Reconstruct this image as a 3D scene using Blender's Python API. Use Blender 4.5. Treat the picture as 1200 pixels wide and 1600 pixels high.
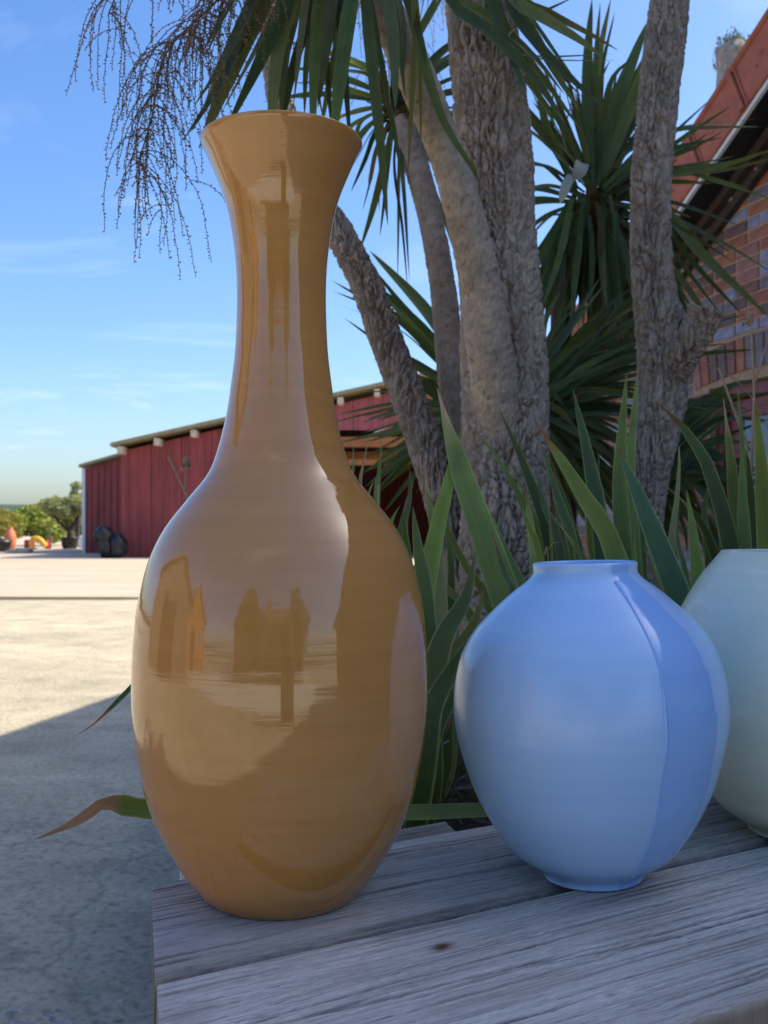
import bpy, math, random
import numpy as np
from mathutils import Vector, Matrix

for o in list(bpy.data.objects): bpy.data.objects.remove(o)
scene = bpy.context.scene
col = scene.collection
R = math.radians

# ------------------------------------------------------------------ camera
F, HZ, CH = 1600.0, 828.0, 0.86          # focal length in photo pixels, horizon row, eye height
cam_d = bpy.data.cameras.new('camera'); cam = bpy.data.objects.new('camera', cam_d); col.objects.link(cam)
cam.location = (0, 0, CH); cam.rotation_euler = (R(90), 0, 0)
cam_d.sensor_fit = 'VERTICAL'; cam_d.sensor_height = 34.6; cam_d.sensor_width = 25.95
cam_d.lens = F / 1600 * 34.6; cam_d.shift_y = (HZ - 800) / 1600
cam_d.clip_start = 0.02; cam_d.clip_end = 2000
cam_d.dof.use_dof = True; cam_d.dof.focus_distance = 1.02; cam_d.dof.aperture_fstop = 13.0
scene.camera = cam

# ------------------------------------------------------------------ light
SX, SY = 0.985, 0.20                       # sun direction: horizontal run for one unit of rise
SUN = Vector((SX, SY, 1)).normalized()
w = bpy.data.worlds.new('World'); scene.world = w; w.use_nodes = True
nt = w.node_tree; nt.nodes.clear()
out = nt.nodes.new('ShaderNodeOutputWorld'); bg = nt.nodes.new('ShaderNodeBackground')
sky = nt.nodes.new('ShaderNodeTexSky'); sky.sky_type = 'NISHITA'; sky.sun_disc = False
sky.sun_elevation = math.asin(SUN.z); sky.sun_rotation = math.atan2(SUN.x, SUN.y)
sky.air_density = 1.0; sky.dust_density = 2.0; sky.ozone_density = 4.0; sky.altitude = 0
hsv = nt.nodes.new('ShaderNodeHueSaturation'); hsv.inputs['Saturation'].default_value = 1.22; hsv.inputs['Hue'].default_value = .506
# thin cirrus over the whole sky
tc = nt.nodes.new('ShaderNodeTexCoord'); sep = nt.nodes.new('ShaderNodeSeparateXYZ')
nt.links.new(tc.outputs['Generated'], sep.inputs[0])
def wmath(op, a, b=None, clamp=False):
    n = nt.nodes.new('ShaderNodeMath'); n.operation = op; n.use_clamp = clamp
    for i, v in enumerate((a, b)):
        if v is None: continue
        if isinstance(v, (int, float)): n.inputs[i].default_value = v
        else: nt.links.new(v, n.inputs[i])
    return n.outputs[0]
zz = wmath('ADD', wmath('MAXIMUM', sep.outputs[2], 0.0), 0.09)
comb = nt.nodes.new('ShaderNodeCombineXYZ')
nt.links.new(wmath('DIVIDE', sep.outputs[0], zz), comb.inputs[0]); nt.links.new(wmath('DIVIDE', sep.outputs[1], zz), comb.inputs[1])
mp = nt.nodes.new('ShaderNodeMapping'); mp.inputs['Scale'].default_value = (0.8, 1.3, 1); mp.inputs['Location'].default_value = (1.3, 1.05, 0)
mp.inputs['Rotation'].default_value = (0, 0, 0.35)
nt.links.new(comb.outputs[0], mp.inputs[0])
nz = nt.nodes.new('ShaderNodeTexNoise'); nz.inputs['Scale'].default_value = 1.0; nz.inputs['Detail'].default_value = 7; nz.inputs['Roughness'].default_value = 0.58
nz.inputs['Distortion'].default_value = 0.6
nt.links.new(mp.outputs[0], nz.inputs['Vector'])
cr = nt.nodes.new('ShaderNodeMapRange'); cr.inputs['From Min'].default_value = 0.56; cr.inputs['From Max'].default_value = 0.80
cr.inputs['To Max'].default_value = 0.42
nt.links.new(nz.outputs[0], cr.inputs['Value'])
mix = nt.nodes.new('ShaderNodeMix'); mix.data_type = 'RGBA'
nt.links.new(sky.outputs[0], hsv.inputs['Color']); nt.links.new(hsv.outputs[0], mix.inputs['A'])
mix.inputs['B'].default_value = (4.6, 5.0, 5.5, 1)
nt.links.new(cr.outputs[0], mix.inputs['Factor']); nt.links.new(mix.outputs['Result'], bg.inputs[0])
bg.inputs[1].default_value = 0.071
nt.links.new(bg.outputs[0], out.inputs[0])
sl = bpy.data.lights.new('sun', 'SUN'); sl.energy = 2.0; sl.angle = R(0.53); sl.color = (1.0, 0.93, 0.80)
so = bpy.data.objects.new('sun', sl); col.objects.link(so); so.rotation_euler = SUN.to_track_quat('Z', 'Y').to_euler(); so.location = (6, 1, 9)
scene.view_settings.view_transform = 'Standard'; scene.view_settings.look = 'None'
scene.view_settings.gamma = 1; scene.view_settings.use_curve_mapping = False
scene.view_settings.exposure = 1.9
scene.render.resolution_x = 768; scene.render.resolution_y = 1024

# ------------------------------------------------------------------ helpers
rng = random.Random(7)
DS, RS = 1.128, .783                       # plant depths and radii were first measured with another lens
def Wd(px, py, d): return W(px, py, d * DS)
def W(px, py, d): return Vector(((px - 600) / F * d, d, CH - (py - HZ) / F * d))

def _h(ix, iy, iz, k=0):
    n = (ix.astype(np.int64) * 374761393 + iy.astype(np.int64) * 668265263 + iz.astype(np.int64) * 2147483647 + k * 1274126177) & 0xFFFFFFFF
    n = ((n ^ (n >> 13)) * 1274126177) & 0xFFFFFFFF
    n = ((n ^ (n >> 16)) * 2246822519) & 0xFFFFFFFF
    return ((n ^ (n >> 15)) & 0xFFFFFF) / float(0xFFFFFF)
def vn(x, y, z=0.0, k=0):
    x, y, z = np.broadcast_arrays(np.asarray(x, float), np.asarray(y, float), np.asarray(z, float))
    ix, iy, iz = np.floor(x), np.floor(y), np.floor(z); fx, fy, fz = x - ix, y - iy, z - iz
    fx, fy, fz = [f * f * (3 - 2 * f) for f in (fx, fy, fz)]
    r = 0
    for a in (0, 1):
        for b in (0, 1):
            for c in (0, 1):
                r = r + _h(ix + a, iy + b, iz + c, k) * (fx if a else 1 - fx) * (fy if b else 1 - fy) * (fz if c else 1 - fz)
    return r
def fbm(x, y, z=0.0, k=0, n=4):
    r, a, s = 0, 0.5, 1.0
    for i in range(n):
        r = r + a * vn(np.asarray(x) * s, np.asarray(y) * s, np.asarray(z) * s, k + i); a *= .5; s *= 2.03
    return r / (1 - .5 ** n)
def worley(x, y, z, k=0, ids=False):
    ix, iy, iz = np.floor(x), np.floor(y), np.floor(z)
    f1 = np.full(x.shape, 9.0); f2 = f1.copy(); cid = f1 * 0
    for a in (-1, 0, 1):
        for b in (-1, 0, 1):
            for c in (-1, 0, 1):
                X, Y, Z = ix + a, iy + b, iz + c
                d = np.sqrt((X + _h(X, Y, Z, k + 1) - x) ** 2 + (Y + _h(X, Y, Z, k + 2) - y) ** 2 + (Z + _h(X, Y, Z, k + 3) - z) ** 2)
                nid = _h(X, Y, Z, k + 9); cid = np.where(d < f1, nid, cid)
                f2 = np.minimum(f2, np.maximum(f1, d)); f1 = np.minimum(f1, d)
    return (f1, f2, cid) if ids else (f1, f2)
def sstep(a, b, x):
    t = np.clip((np.asarray(x, float) - a) / (b - a), 0, 1); return t * t * (3 - 2 * t)

WM = {}
def link(o, parent=None, loc=None, basis=None):
    col.objects.link(o)
    m = basis if basis is not None else Matrix.Translation(loc if loc is not None else (0, 0, 0))
    o.matrix_basis = m; WM[o.name] = m
    if parent is not None:
        o.parent = parent; o.matrix_parent_inverse = WM[parent.name].inverted()
    return o
def mesh(name, V, Fc, smooth=True, cols=None, uvs=None, mats=None, fmat=None):
    me = bpy.data.meshes.new(name)
    V = np.asarray(V, float)
    me.from_pydata([tuple(v) for v in V], [], [tuple(int(i) for i in f) for f in Fc])
    if smooth: me.polygons.foreach_set('use_smooth', [True] * len(me.polygons))
    if cols is not None:
        ca = me.color_attributes.new('Col', 'FLOAT_COLOR', 'POINT')
        c4 = np.ones((len(V), 4)); c4[:, :3] = cols; ca.data.foreach_set('color', c4.ravel())
    if uvs is not None:
        ul = me.uv_layers.new(name='UVMap'); idx = np.empty(len(me.loops), np.int32); me.loops.foreach_get('vertex_index', idx)
        ul.data.foreach_set('uv', np.asarray(uvs, float)[idx].ravel())
    for m in (mats or []): me.materials.append(m)
    if fmat is not None: me.polygons.foreach_set('material_index', fmat)
    me.update(); return me
def obj(name, me, parent=None, loc=None, basis=None): return link(bpy.data.objects.new(name, me), parent, loc, basis)
def thing(name, label, cat, loc=(0, 0, 0), group=None):
    o = bpy.data.objects.new(name, None); o.empty_display_size = .1
    link(o, None, loc); return tag(o, label, cat, group)
def tag(o, label=None, cat=None, group=None, kind=None):
    if label: o['label'] = label
    if cat: o['category'] = cat
    if group: o['group'] = group
    if kind: o['kind'] = kind
    return o
def grid_faces(nu, nv, wrap=False):
    f = []
    for i in range(nu - 1):
        for j in range(nv if wrap else nv - 1):
            k = (j + 1) % nv
            f.append((i * nv + j, i * nv + k, (i + 1) * nv + k, (i + 1) * nv + j))
    return f
def crom(P, n):
    """Catmull-Rom through points (any dimension), n samples."""
    P = np.asarray(P, float); m = len(P)
    Q = np.vstack([2 * P[0] - P[1], P, 2 * P[-1] - P[-2]])
    seg = np.linalg.norm(np.diff(P, axis=0), axis=1); s = np.concatenate([[0], np.cumsum(seg)])
    o = []
    for t in np.linspace(0, s[-1], n):
        i = min(max(np.searchsorted(s, t, 'right') - 1, 0), m - 2); u = (t - s[i]) / max(seg[i], 1e-9)
        a, b, c, d = Q[i:i + 4]
        o.append(.5 * (2 * b + (c - a) * u + (2 * a - 5 * b + 4 * c - d) * u * u + (3 * b - a - 3 * c + d) * u ** 3))
    return np.array(o)
def frames(P):
    T = np.gradient(P, axis=0); T /= np.linalg.norm(T, axis=1)[:, None]
    ref = np.array([0, 1, 0]) if abs(T[0][1]) < .8 else np.array([1, 0, 0])
    A = np.cross(T, ref); A /= np.linalg.norm(A, axis=1)[:, None]
    return T, A, np.cross(T, A)
def tube(P, r, ns=8, caps=True):
    P = np.asarray(P, float); r = np.broadcast_to(np.asarray(r, float), (len(P),))
    T, A, B = frames(P); th = np.linspace(0, 2 * np.pi, ns, endpoint=False)
    V = (P[:, None] + r[:, None, None] * (np.cos(th)[None, :, None] * A[:, None] + np.sin(th)[None, :, None] * B[:, None])).reshape(-1, 3)
    f = grid_faces(len(P), ns, True)
    if caps: f += [tuple(range(ns))[::-1], tuple(range((len(P) - 1) * ns, len(P) * ns))]
    return V, f
class MB:
    """collects shapes of ONE part"""
    def __init__(s): s.V = []; s.F = []; s.n = 0; s.C = []
    def add(s, V, Fc, c=None):
        V = np.asarray(V, float); s.V.append(V); s.F += [tuple(i + s.n for i in f) for f in Fc]; s.n += len(V)
        s.C.append(np.tile(np.asarray(c if c is not None else (.5, .5, .5), float), (len(V), 1))); return s
    def box(s, lo, hi, M=None, c=None, ch=0.0):
        lo, hi = np.array(lo, float), np.array(hi, float)
        if ch <= 0:
            V = np.array([[(lo, hi)[i][0], (lo, hi)[j][1], (lo, hi)[k][2]] for i in (0, 1) for j in (0, 1) for k in (0, 1)])
            Fc = [(0, 1, 3, 2), (4, 6, 7, 5), (0, 4, 5, 1), (2, 3, 7, 6), (0, 2, 6, 4), (1, 5, 7, 3)]
        else:
            V = []; idx = {}
            for i in (0, 1):
                for j in (0, 1):
                    for k in (0, 1):
                        cnr = np.array([(lo, hi)[i][0], (lo, hi)[j][1], (lo, hi)[k][2]]); sg = np.array([1 - 2 * i, 1 - 2 * j, 1 - 2 * k])
                        for ax in range(3):
                            p = cnr + ch * sg; p[ax] = cnr[ax]; idx[(i, j, k, ax)] = len(V); V.append(p)
            Fc = []
            for ax in range(3):
                b, c2 = [q for q in range(3) if q != ax]
                for sd in (0, 1):
                    def key(u, v, a):
                        t = [0, 0, 0]; t[ax] = sd; t[b] = u; t[c2] = v; return idx[(t[0], t[1], t[2], a)]
                    Fc.append((key(0, 0, ax), key(1, 0, ax), key(1, 1, ax), key(0, 1, ax)))
            for ax in range(3):
                b, c2 = [q for q in range(3) if q != ax]
                for u in (0, 1):
                    for v in (0, 1):
                        def k2(e, a):
                            t = [0, 0, 0]; t[ax] = e; t[b] = u; t[c2] = v; return idx[(t[0], t[1], t[2], a)]
                        Fc.append((k2(0, b), k2(0, c2), k2(1, c2), k2(1, b)))
            for i in (0, 1):
                for j in (0, 1):
                    for k in (0, 1): Fc.append((idx[(i, j, k, 0)], idx[(i, j, k, 1)], idx[(i, j, k, 2)]))
        V = np.array(V)
        if M is not None: V = np.array([M @ Vector(p) for p in V])
        return s.add(V, Fc, c)
    def tube(s, P, r, ns=8, c=None): V, f = tube(P, r, ns); return s.add(V, f, c)
    def lathe(s, prof, ns, center=(0, 0, 0), c=None):
        th = np.linspace(0, 2 * np.pi, ns, endpoint=False)
        V = np.array([[center[0] + r * math.cos(t), center[1] + r * math.sin(t), center[2] + z] for r, z in prof for t in th])
        return s.add(V, grid_faces(len(prof), ns, True), c)
    def build(s, name, mt, parent=None, smooth=False, loc=None, normals=True):
        V = np.vstack(s.V)
        if loc is not None: V = V - np.array(loc)
        me = mesh(name, V, s.F, smooth, np.vstack(s.C), None, [mt])
        import bmesh
        if normals:
            b = bmesh.new(); b.from_mesh(me); bmesh.ops.recalc_face_normals(b, faces=b.faces); b.to_mesh(me); b.free()
        return obj(name, me, parent, loc)

def quadbox(name, pts, thick, mt, parent):
    """slab from 4 corner points, thickened downwards"""
    V = [Vector(p) for p in pts] + [Vector(p) - Vector((0, 0, thick)) for p in pts]
    return MB().add(V, [(0, 1, 2, 3), (7, 6, 5, 4), (0, 4, 5, 1), (1, 5, 6, 2), (2, 6, 7, 3), (3, 7, 4, 0)]).build(name, mt, parent)

# ------------------------------------------------------------------ materials
def nodes_of(m):
    m.use_nodes = True; n = m.node_tree.nodes; return n, m.node_tree.links, n['Principled BSDF']
def ramp(n, stops):
    r = n.new('ShaderNodeValToRGB'); e = r.color_ramp.elements
    while len(e) < len(stops): e.new(.5)
    for i, (p, c) in enumerate(stops): e[i].position = p; e[i].color = (*c, 1)
    return r
def mat(name, color, rough=.6, nscale=8, amt=.25, bump=.2, stretch=(1, 1, 1), bscale=None, metal=0, color2=None, spec=.5, coord='Object', bdist=.005, detail=6):
    m = bpy.data.materials.new(name); n, l, b = nodes_of(m)
    t = n.new('ShaderNodeTexCoord'); mpn = n.new('ShaderNodeMapping'); mpn.inputs['Scale'].default_value = stretch
    l.new(t.outputs[coord], mpn.inputs[0])
    z = n.new('ShaderNodeTexNoise'); z.inputs['Scale'].default_value = nscale; z.inputs['Detail'].default_value = detail; z.inputs['Roughness'].default_value = .6
    l.new(mpn.outputs[0], z.inputs['Vector'])
    c = Vector(color); c2 = Vector(color2) if color2 else c * (1 - amt)
    r = ramp(n, [(.3, c2), (.7, c * (1 + amt * .4) if not color2 else c)])
    l.new(z.outputs[0], r.inputs[0]); l.new(r.outputs[0], b.inputs['Base Color'])
    b.inputs['Roughness'].default_value = rough; b.inputs['Metallic'].default_value = metal; b.inputs['Specular IOR Level'].default_value = spec
    if bump:
        z2 = n.new('ShaderNodeTexNoise'); z2.inputs['Scale'].default_value = bscale or nscale * 4; z2.inputs['Detail'].default_value = 8; z2.inputs['Roughness'].default_value = .65
        l.new(mpn.outputs[0], z2.inputs['Vector'])
        bp = n.new('ShaderNodeBump'); bp.inputs['Strength'].default_value = bump; bp.inputs['Distance'].default_value = bdist
        l.new(z2.outputs[0], bp.inputs['Height']); l.new(bp.outputs[0], b.inputs['Normal'])
    return m
def leaf_mat(name, trans=.22, rough=.42, stripes=70):
    m = bpy.data.materials.new(name); n, l, b = nodes_of(m); o = n['Material Output']
    a = n.new('ShaderNodeVertexColor'); a.layer_name = 'Col'
    uv = n.new('ShaderNodeUVMap'); mpn = n.new('ShaderNodeMapping'); mpn.inputs['Scale'].default_value = (stripes, 3, 1); l.new(uv.outputs[0], mpn.inputs[0])
    oi = n.new('ShaderNodeObjectInfo'); l.new(oi.outputs['Random'], mpn.inputs['Location'])
    z = n.new('ShaderNodeTexNoise'); z.inputs['Scale'].default_value = 1; z.inputs['Detail'].default_value = 3; l.new(mpn.outputs[0], z.inputs['Vector'])
    tcn = n.new('ShaderNodeTexCoord'); z3 = n.new('ShaderNodeTexNoise'); z3.inputs['Scale'].default_value = 22; z3.inputs['Detail'].default_value = 4; l.new(tcn.outputs['Object'], z3.inputs['Vector'])
    def mr(src, lo, hi):
        q = n.new('ShaderNodeMapRange'); q.inputs['From Min'].default_value = .3; q.inputs['From Max'].default_value = .7
        q.inputs['To Min'].default_value = lo; q.inputs['To Max'].default_value = hi; l.new(src, q.inputs['Value']); return q.outputs[0]
    mm = n.new('ShaderNodeMath'); mm.operation = 'MULTIPLY'; l.new(mr(z.outputs[0], .82, 1.18), mm.inputs[0]); l.new(mr(z3.outputs[0], .86, 1.16), mm.inputs[1])
    vm = n.new('ShaderNodeVectorMath'); vm.operation = 'SCALE'; l.new(a.outputs[0], vm.inputs[0]); l.new(mm.outputs[0], vm.inputs['Scale'])
    l.new(vm.outputs[0], b.inputs['Base Color']); b.inputs['Roughness'].default_value = rough; b.inputs['Specular IOR Level'].default_value = .28
    bp = n.new('ShaderNodeBump'); bp.inputs['Strength'].default_value = .25; bp.inputs['Distance'].default_value = .001
    l.new(z.outputs[0], bp.inputs['Height']); l.new(bp.outputs[0], b.inputs['Normal'])
    tr = n.new('ShaderNodeBsdfTranslucent'); vm2 = n.new('ShaderNodeVectorMath'); vm2.operation = 'MULTIPLY'; vm2.inputs[1].default_value = (2.6, 2.3, .9)
    l.new(vm.outputs[0], vm2.inputs[0]); l.new(vm2.outputs[0], tr.inputs['Color'])
    mx = n.new('ShaderNodeMixShader'); mx.inputs[0].default_value = trans
    l.new(b.outputs[0], mx.inputs[1]); l.new(tr.outputs[0], mx.inputs[2]); l.new(mx.outputs[0], o.inputs['Surface'])
    return m
def vcol_mat(name, rough=.8, nscale=60, lo=.8, hi=1.2, bump=.3, bdist=.001, stretch=(1, 1, 1), coord='Object', spec=.3, bscale=None):
    m = bpy.data.materials.new(name); n, l, b = nodes_of(m)
    a = n.new('ShaderNodeVertexColor'); a.layer_name = 'Col'
    t = n.new('ShaderNodeTexCoord'); mpn = n.new('ShaderNodeMapping'); mpn.inputs['Scale'].default_value = stretch; l.new(t.outputs[coord], mpn.inputs[0])
    z = n.new('ShaderNodeTexNoise'); z.inputs['Scale'].default_value = nscale; z.inputs['Detail'].default_value = 7; z.inputs['Roughness'].default_value = .65
    l.new(mpn.outputs[0], z.inputs['Vector'])
    q = n.new('ShaderNodeMapRange'); q.inputs['From Min'].default_value = .3; q.inputs['From Max'].default_value = .7; q.inputs['To Min'].default_value = lo; q.inputs['To Max'].default_value = hi
    l.new(z.outputs[0], q.inputs['Value'])
    vm = n.new('ShaderNodeVectorMath'); vm.operation = 'SCALE'; l.new(a.outputs[0], vm.inputs[0]); l.new(q.outputs[0], vm.inputs['Scale'])
    l.new(vm.outputs[0], b.inputs['Base Color']); b.inputs['Roughness'].default_value = rough; b.inputs['Specular IOR Level'].default_value = spec
    bp = n.new('ShaderNodeBump'); bp.inputs['Strength'].default_value = bump; bp.inputs['Distance'].default_value = bdist
    l.new(z.outputs[0], bp.inputs['Height']); l.new(bp.outputs[0], b.inputs['Normal'])
    return m
def glaze(name, base, dark, rough, band=90, bump=.06, rmod=.05, ior=1.55):
    """thrown and glazed pottery: fine horizontal throwing lines, faint mottling"""
    m = bpy.data.materials.new(name); n, l, b = nodes_of(m)
    t = n.new('ShaderNodeTexCoord')
    def noise(sc, stretch, det=5):
        mpn = n.new('ShaderNodeMapping'); mpn.inputs['Scale'].default_value = stretch; l.new(t.outputs['Object'], mpn.inputs[0])
        z = n.new('ShaderNodeTexNoise'); z.inputs['Scale'].default_value = sc; z.inputs['Detail'].default_value = det; z.inputs['Roughness'].default_value = .6
        l.new(mpn.outputs[0], z.inputs['Vector']); return z.outputs[0]
    lines = noise(1, (2.2, 2.2, band)); mott = noise(5, (1, 1, 2.2)); fine = noise(1, (9, 9, band * 3.2), 3); wav = noise(1, (5, 5, 26), 2)
    mm = n.new('ShaderNodeMath'); mm.operation = 'ADD'; l.new(lines, mm.inputs[0]); l.new(mott, mm.inputs[1])
    md = n.new('ShaderNodeMath'); md.operation = 'MULTIPLY_ADD'; l.new(fine, md.inputs[0]); md.inputs[1].default_value = .5; l.new(mm.outputs[0], md.inputs[2])
    r = ramp(n, [(.42, dark), (.8, base)]); sc = n.new('ShaderNodeMath'); sc.operation = 'MULTIPLY'; sc.inputs[1].default_value = .5
    l.new(md.outputs[0], sc.inputs[0]); l.new(sc.outputs[0], r.inputs[0]); 
    b.inputs['Roughness'].default_value = rough; b.inputs['IOR'].default_value = ior
    q = n.new('ShaderNodeMapRange'); q.inputs['From Min'].default_value = .35; q.inputs['From Max'].default_value = .7; q.inputs['To Min'].default_value = rough; q.inputs['To Max'].default_value = rough + rmod
    l.new(mott, q.inputs['Value']); l.new(q.outputs[0], b.inputs['Roughness'])
    add = n.new('ShaderNodeMath'); add.operation = 'MULTIPLY_ADD'; l.new(wav, add.inputs[0]); add.inputs[1].default_value = 2.0; l.new(lines, add.inputs[2])
    bp = n.new('ShaderNodeBump'); bp.inputs['Strength'].default_value = bump; bp.inputs['Distance'].default_value = .004
    l.new(add.outputs[0], bp.inputs['Height']); l.new(bp.outputs[0], b.inputs['Normal'])
    l.new(r.outputs[0], b.inputs['Base Color'])
    return m, r, b
M_amber, _, _ = glaze('amber_glaze', (.54, .275, .078), (.45, .215, .054), .014, 70, .060, .012, 1.72)
M_blue, rb, bb = glaze('blue_glaze', (.43, .68, .97), (.36, .60, .94), .20, 60, .10, .08)
M_bluep, _, _ = glaze('blue_panel_glaze', (.31, .56, .95), (.27, .50, .92), .07, 60, .08, .05)
M_green, _, _ = glaze('celadon_glaze', (.76, .84, .68), (.60, .71, .57), .22, 50, .14, .08)
M_palm = leaf_mat('cordyline_leaf', .16, .38, 40)
M_iris = leaf_mat('iris_leaf', .18, .46, 60)
M_crown = leaf_mat('tree_leaf', .25, .5, 4)
M_bark = vcol_mat('rough_bark', .9, 140, .78, 1.25, .5, .002, (1, 1, .6))
M_dry = vcol_mat('dry_plant', .85, 120, .75, 1.25, .3, .001)
M_wood = vcol_mat('weathered_wood', .78, 1, .60, 1.32, .7, .0007, (55, 1300, 1), 'UV', .25)
M_soil = mat('soil', (.045, .034, .025), .95, 30, .6, .9, bdist=.01)
M_mortar = mat('mortar', (.40, .26, .165), .9, 40, .3, .6, bdist=.004)
M_terra = mat('terracotta', (.40, .115, .062), .75, 9, .3, .25, bdist=.003)
M_timber = mat('dark_timber', (.055, .03, .022), .8, 6, .5, .5, (1, 1, 6))
M_black = mat('black_plastic', (.012, .012, .014), .45, 5, .3, .1)
M_white = mat('white_paint', (.72, .74, .76), .5, 12, .12, .1)
M_red = mat('red_cladding', (.31, .058, .055), .6, 1.2, .4, .05, (3, 3, .4))
M_redlt = mat('brightened_red_cladding', (.38, .10, .115), .6, 1.2, .35, .05, (3, 3, .4))  # paler copy of the cladding red, brightening by light put into the colour
M_maroon = mat('maroon_paint', (.16, .012, .02), .45, 8, .3, .15)
M_olive = mat('roof_edge', (.28, .25, .13), .6, 4, .25, .1)
M_orangewood = mat('orange_timber', (.34, .12, .035), .65, 6, .3, .2)
M_cement = mat('old_cement', (.33, .31, .28), .9, 14, .45, .8, bdist=.012)
M_pale = mat('pale_stone', (.62, .52, .42), .9, 3, .2, .3)
M_glass = mat('window_glass', (.10, .15, .22), .06, 3, .1, 0)
M_darkroof = mat('roof_tiles', (.22, .075, .045), .8, 3, .35, .4, bdist=.02)
M_dark = mat('barn_boards', (.22, .16, .12), .85, 4, .4, .4, (6, 6, .5))
M_orbrick = mat('orange_brick', (.52, .20, .07), .85, 14, .35, .5, bdist=.01)

def brick_mat(name, src):
    m = bpy.data.materials.new(name); n, l, b = nodes_of(m)
    if src == 'object': o = n.new('ShaderNodeObjectInfo'); rnd = o.outputs['Random']
    else: o = n.new('ShaderNodeNewGeometry'); rnd = o.outputs['Random Per Island']
    r = ramp(n, [(0, (.24, .070, .034)), (.12, (.29, .095, .045)), (.2, (.17, .058, .038)), (.36, (.11, .058, .052)), (.52, (.14, .115, .135)), (.72, (.20, .21, .29)), (.9, (.25, .10, .08))])
    r.color_ramp.interpolation = 'CONSTANT'; l.new(rnd, r.inputs[0])
    t = n.new('ShaderNodeTexCoord'); z = n.new('ShaderNodeTexNoise'); z.inputs['Scale'].default_value = 16; z.inputs['Detail'].default_value = 8; l.new(t.outputs['Object'], z.inputs['Vector'])
    q = n.new('ShaderNodeMapRange'); q.inputs['From Min'].default_value = .3; q.inputs['From Max'].default_value = .7; q.inputs['To Min'].default_value = .65; q.inputs['To Max'].default_value = 1.3
    l.new(z.outputs[0], q.inputs['Value']); vm = n.new('ShaderNodeVectorMath'); vm.operation = 'SCALE'; l.new(r.outputs[0], vm.inputs[0]); l.new(q.outputs[0], vm.inputs['Scale'])
    l.new(vm.outputs[0], b.inputs['Base Color']); b.inputs['Roughness'].default_value = .6
    bp = n.new('ShaderNodeBump'); bp.inputs['Strength'].default_value = .5; bp.inputs['Distance'].default_value = .006
    l.new(z.outputs[0], bp.inputs['Height']); l.new(bp.outputs[0], b.inputs['Normal']); return m
M_brick, M_brickj = brick_mat('brick', 'object'), brick_mat('brick_field', 'island')

def ground_mat():
    m = bpy.data.materials.new('yard_concrete'); n, l, b = nodes_of(m)
    t = n.new('ShaderNodeTexCoord')
    def noise(sc, det=8, st=(1, 1, 1), rough=.62):
        mpn = n.new('ShaderNodeMapping'); mpn.inputs['Scale'].default_value = st; l.new(t.outputs['Object'], mpn.inputs[0])
        z = n.new('ShaderNodeTexNoise'); z.inputs['Scale'].default_value = sc; z.inputs['Detail'].default_value = det; z.inputs['Roughness'].default_value = rough; l.new(mpn.outputs[0], z.inputs['Vector']); return z.outputs[0]
    big, mid, fin = noise(.55, 6, (.5, 1, 1)), noise(3.2, 9), noise(55, 6)
    r = ramp(n, [(.25, (.35, .30, .215)), (.5, (.50, .43, .29)), (.75, (.585, .515, .36))]); l.new(mid, r.inputs[0])
    r2 = ramp(n, [(.3, (.72, .72, .74)), (.7, (1.1, 1.08, 1.04))]); l.new(big, r2.inputs[0])
    r3 = ramp(n, [(.28, (.55, .55, .56)), (.48, (1, 1, 1)), (.78, (1.35, 1.33, 1.3))]); l.new(fin, r3.inputs[0])
    a = n.new('ShaderNodeVectorMath'); a.operation = 'MULTIPLY'; l.new(r.outputs[0], a.inputs[0]); l.new(r2.outputs[0], a.inputs[1])
    c = n.new('ShaderNodeVectorMath'); c.operation = 'MULTIPLY'; l.new(a.outputs[0], c.inputs[0]); l.new(r3.outputs[0], c.inputs[1])
    def mrange(src, lo, hi, t0, t1):
        q = n.new('ShaderNodeMapRange'); q.inputs['From Min'].default_value = lo; q.inputs['From Max'].default_value = hi; q.inputs['To Min'].default_value = t0; q.inputs['To Max'].default_value = t1; l.new(src, q.inputs['Value']); return q.outputs[0]
    def scale(vec, f):
        q = n.new('ShaderNodeVectorMath'); q.operation = 'SCALE'; l.new(vec, q.inputs[0]); l.new(f, q.inputs['Scale']); return q.outputs[0]
    smear = mrange(noise(1.3, 7, (1, 2.2, 1), .7), .56, .74, 1.0, 1.42); speck = mrange(noise(26, 2), .70, .76, 1.0, 1.55); pit = mrange(noise(38, 2), .27, .33, .55, 1.0)
    vo = n.new('ShaderNodeTexVoronoi'); vo.feature = 'DISTANCE_TO_EDGE'; vo.inputs['Scale'].default_value = .55
    wv = n.new('ShaderNodeVectorMath'); wv.operation = 'ADD'; wn = n.new('ShaderNodeTexNoise'); wn.inputs['Scale'].default_value = 2.5; wn.inputs['Detail'].default_value = 6
    l.new(t.outputs['Object'], wn.inputs['Vector']); wsc = n.new('ShaderNodeVectorMath'); wsc.operation = 'SCALE'; wsc.inputs['Scale'].default_value = .45; l.new(wn.outputs['Color'], wsc.inputs[0])
    l.new(t.outputs['Object'], wv.inputs[0]); l.new(wsc.outputs[0], wv.inputs[1]); l.new(wv.outputs[0], vo.inputs['Vector'])
    crk = mrange(vo.outputs['Distance'], .0, .006, .78, 1.0)
    cc = scale(scale(scale(scale(c.outputs[0], smear), speck), pit), crk)
    l.new(cc, b.inputs['Base Color']); b.inputs['Roughness'].default_value = .85; b.inputs['Specular IOR Level'].default_value = .35
    mm = n.new('ShaderNodeMath'); mm.operation = 'MULTIPLY_ADD'; l.new(mid, mm.inputs[0]); mm.inputs[1].default_value = 2.5; l.new(fin, mm.inputs[2])
    bp = n.new('ShaderNodeBump'); bp.inputs['Strength'].default_value = .55; bp.inputs['Distance'].default_value = .012
    l.new(mm.outputs[0], bp.inputs['Height']); l.new(bp.outputs[0], b.inputs['Normal']); return m
M_ground = ground_mat()
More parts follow.
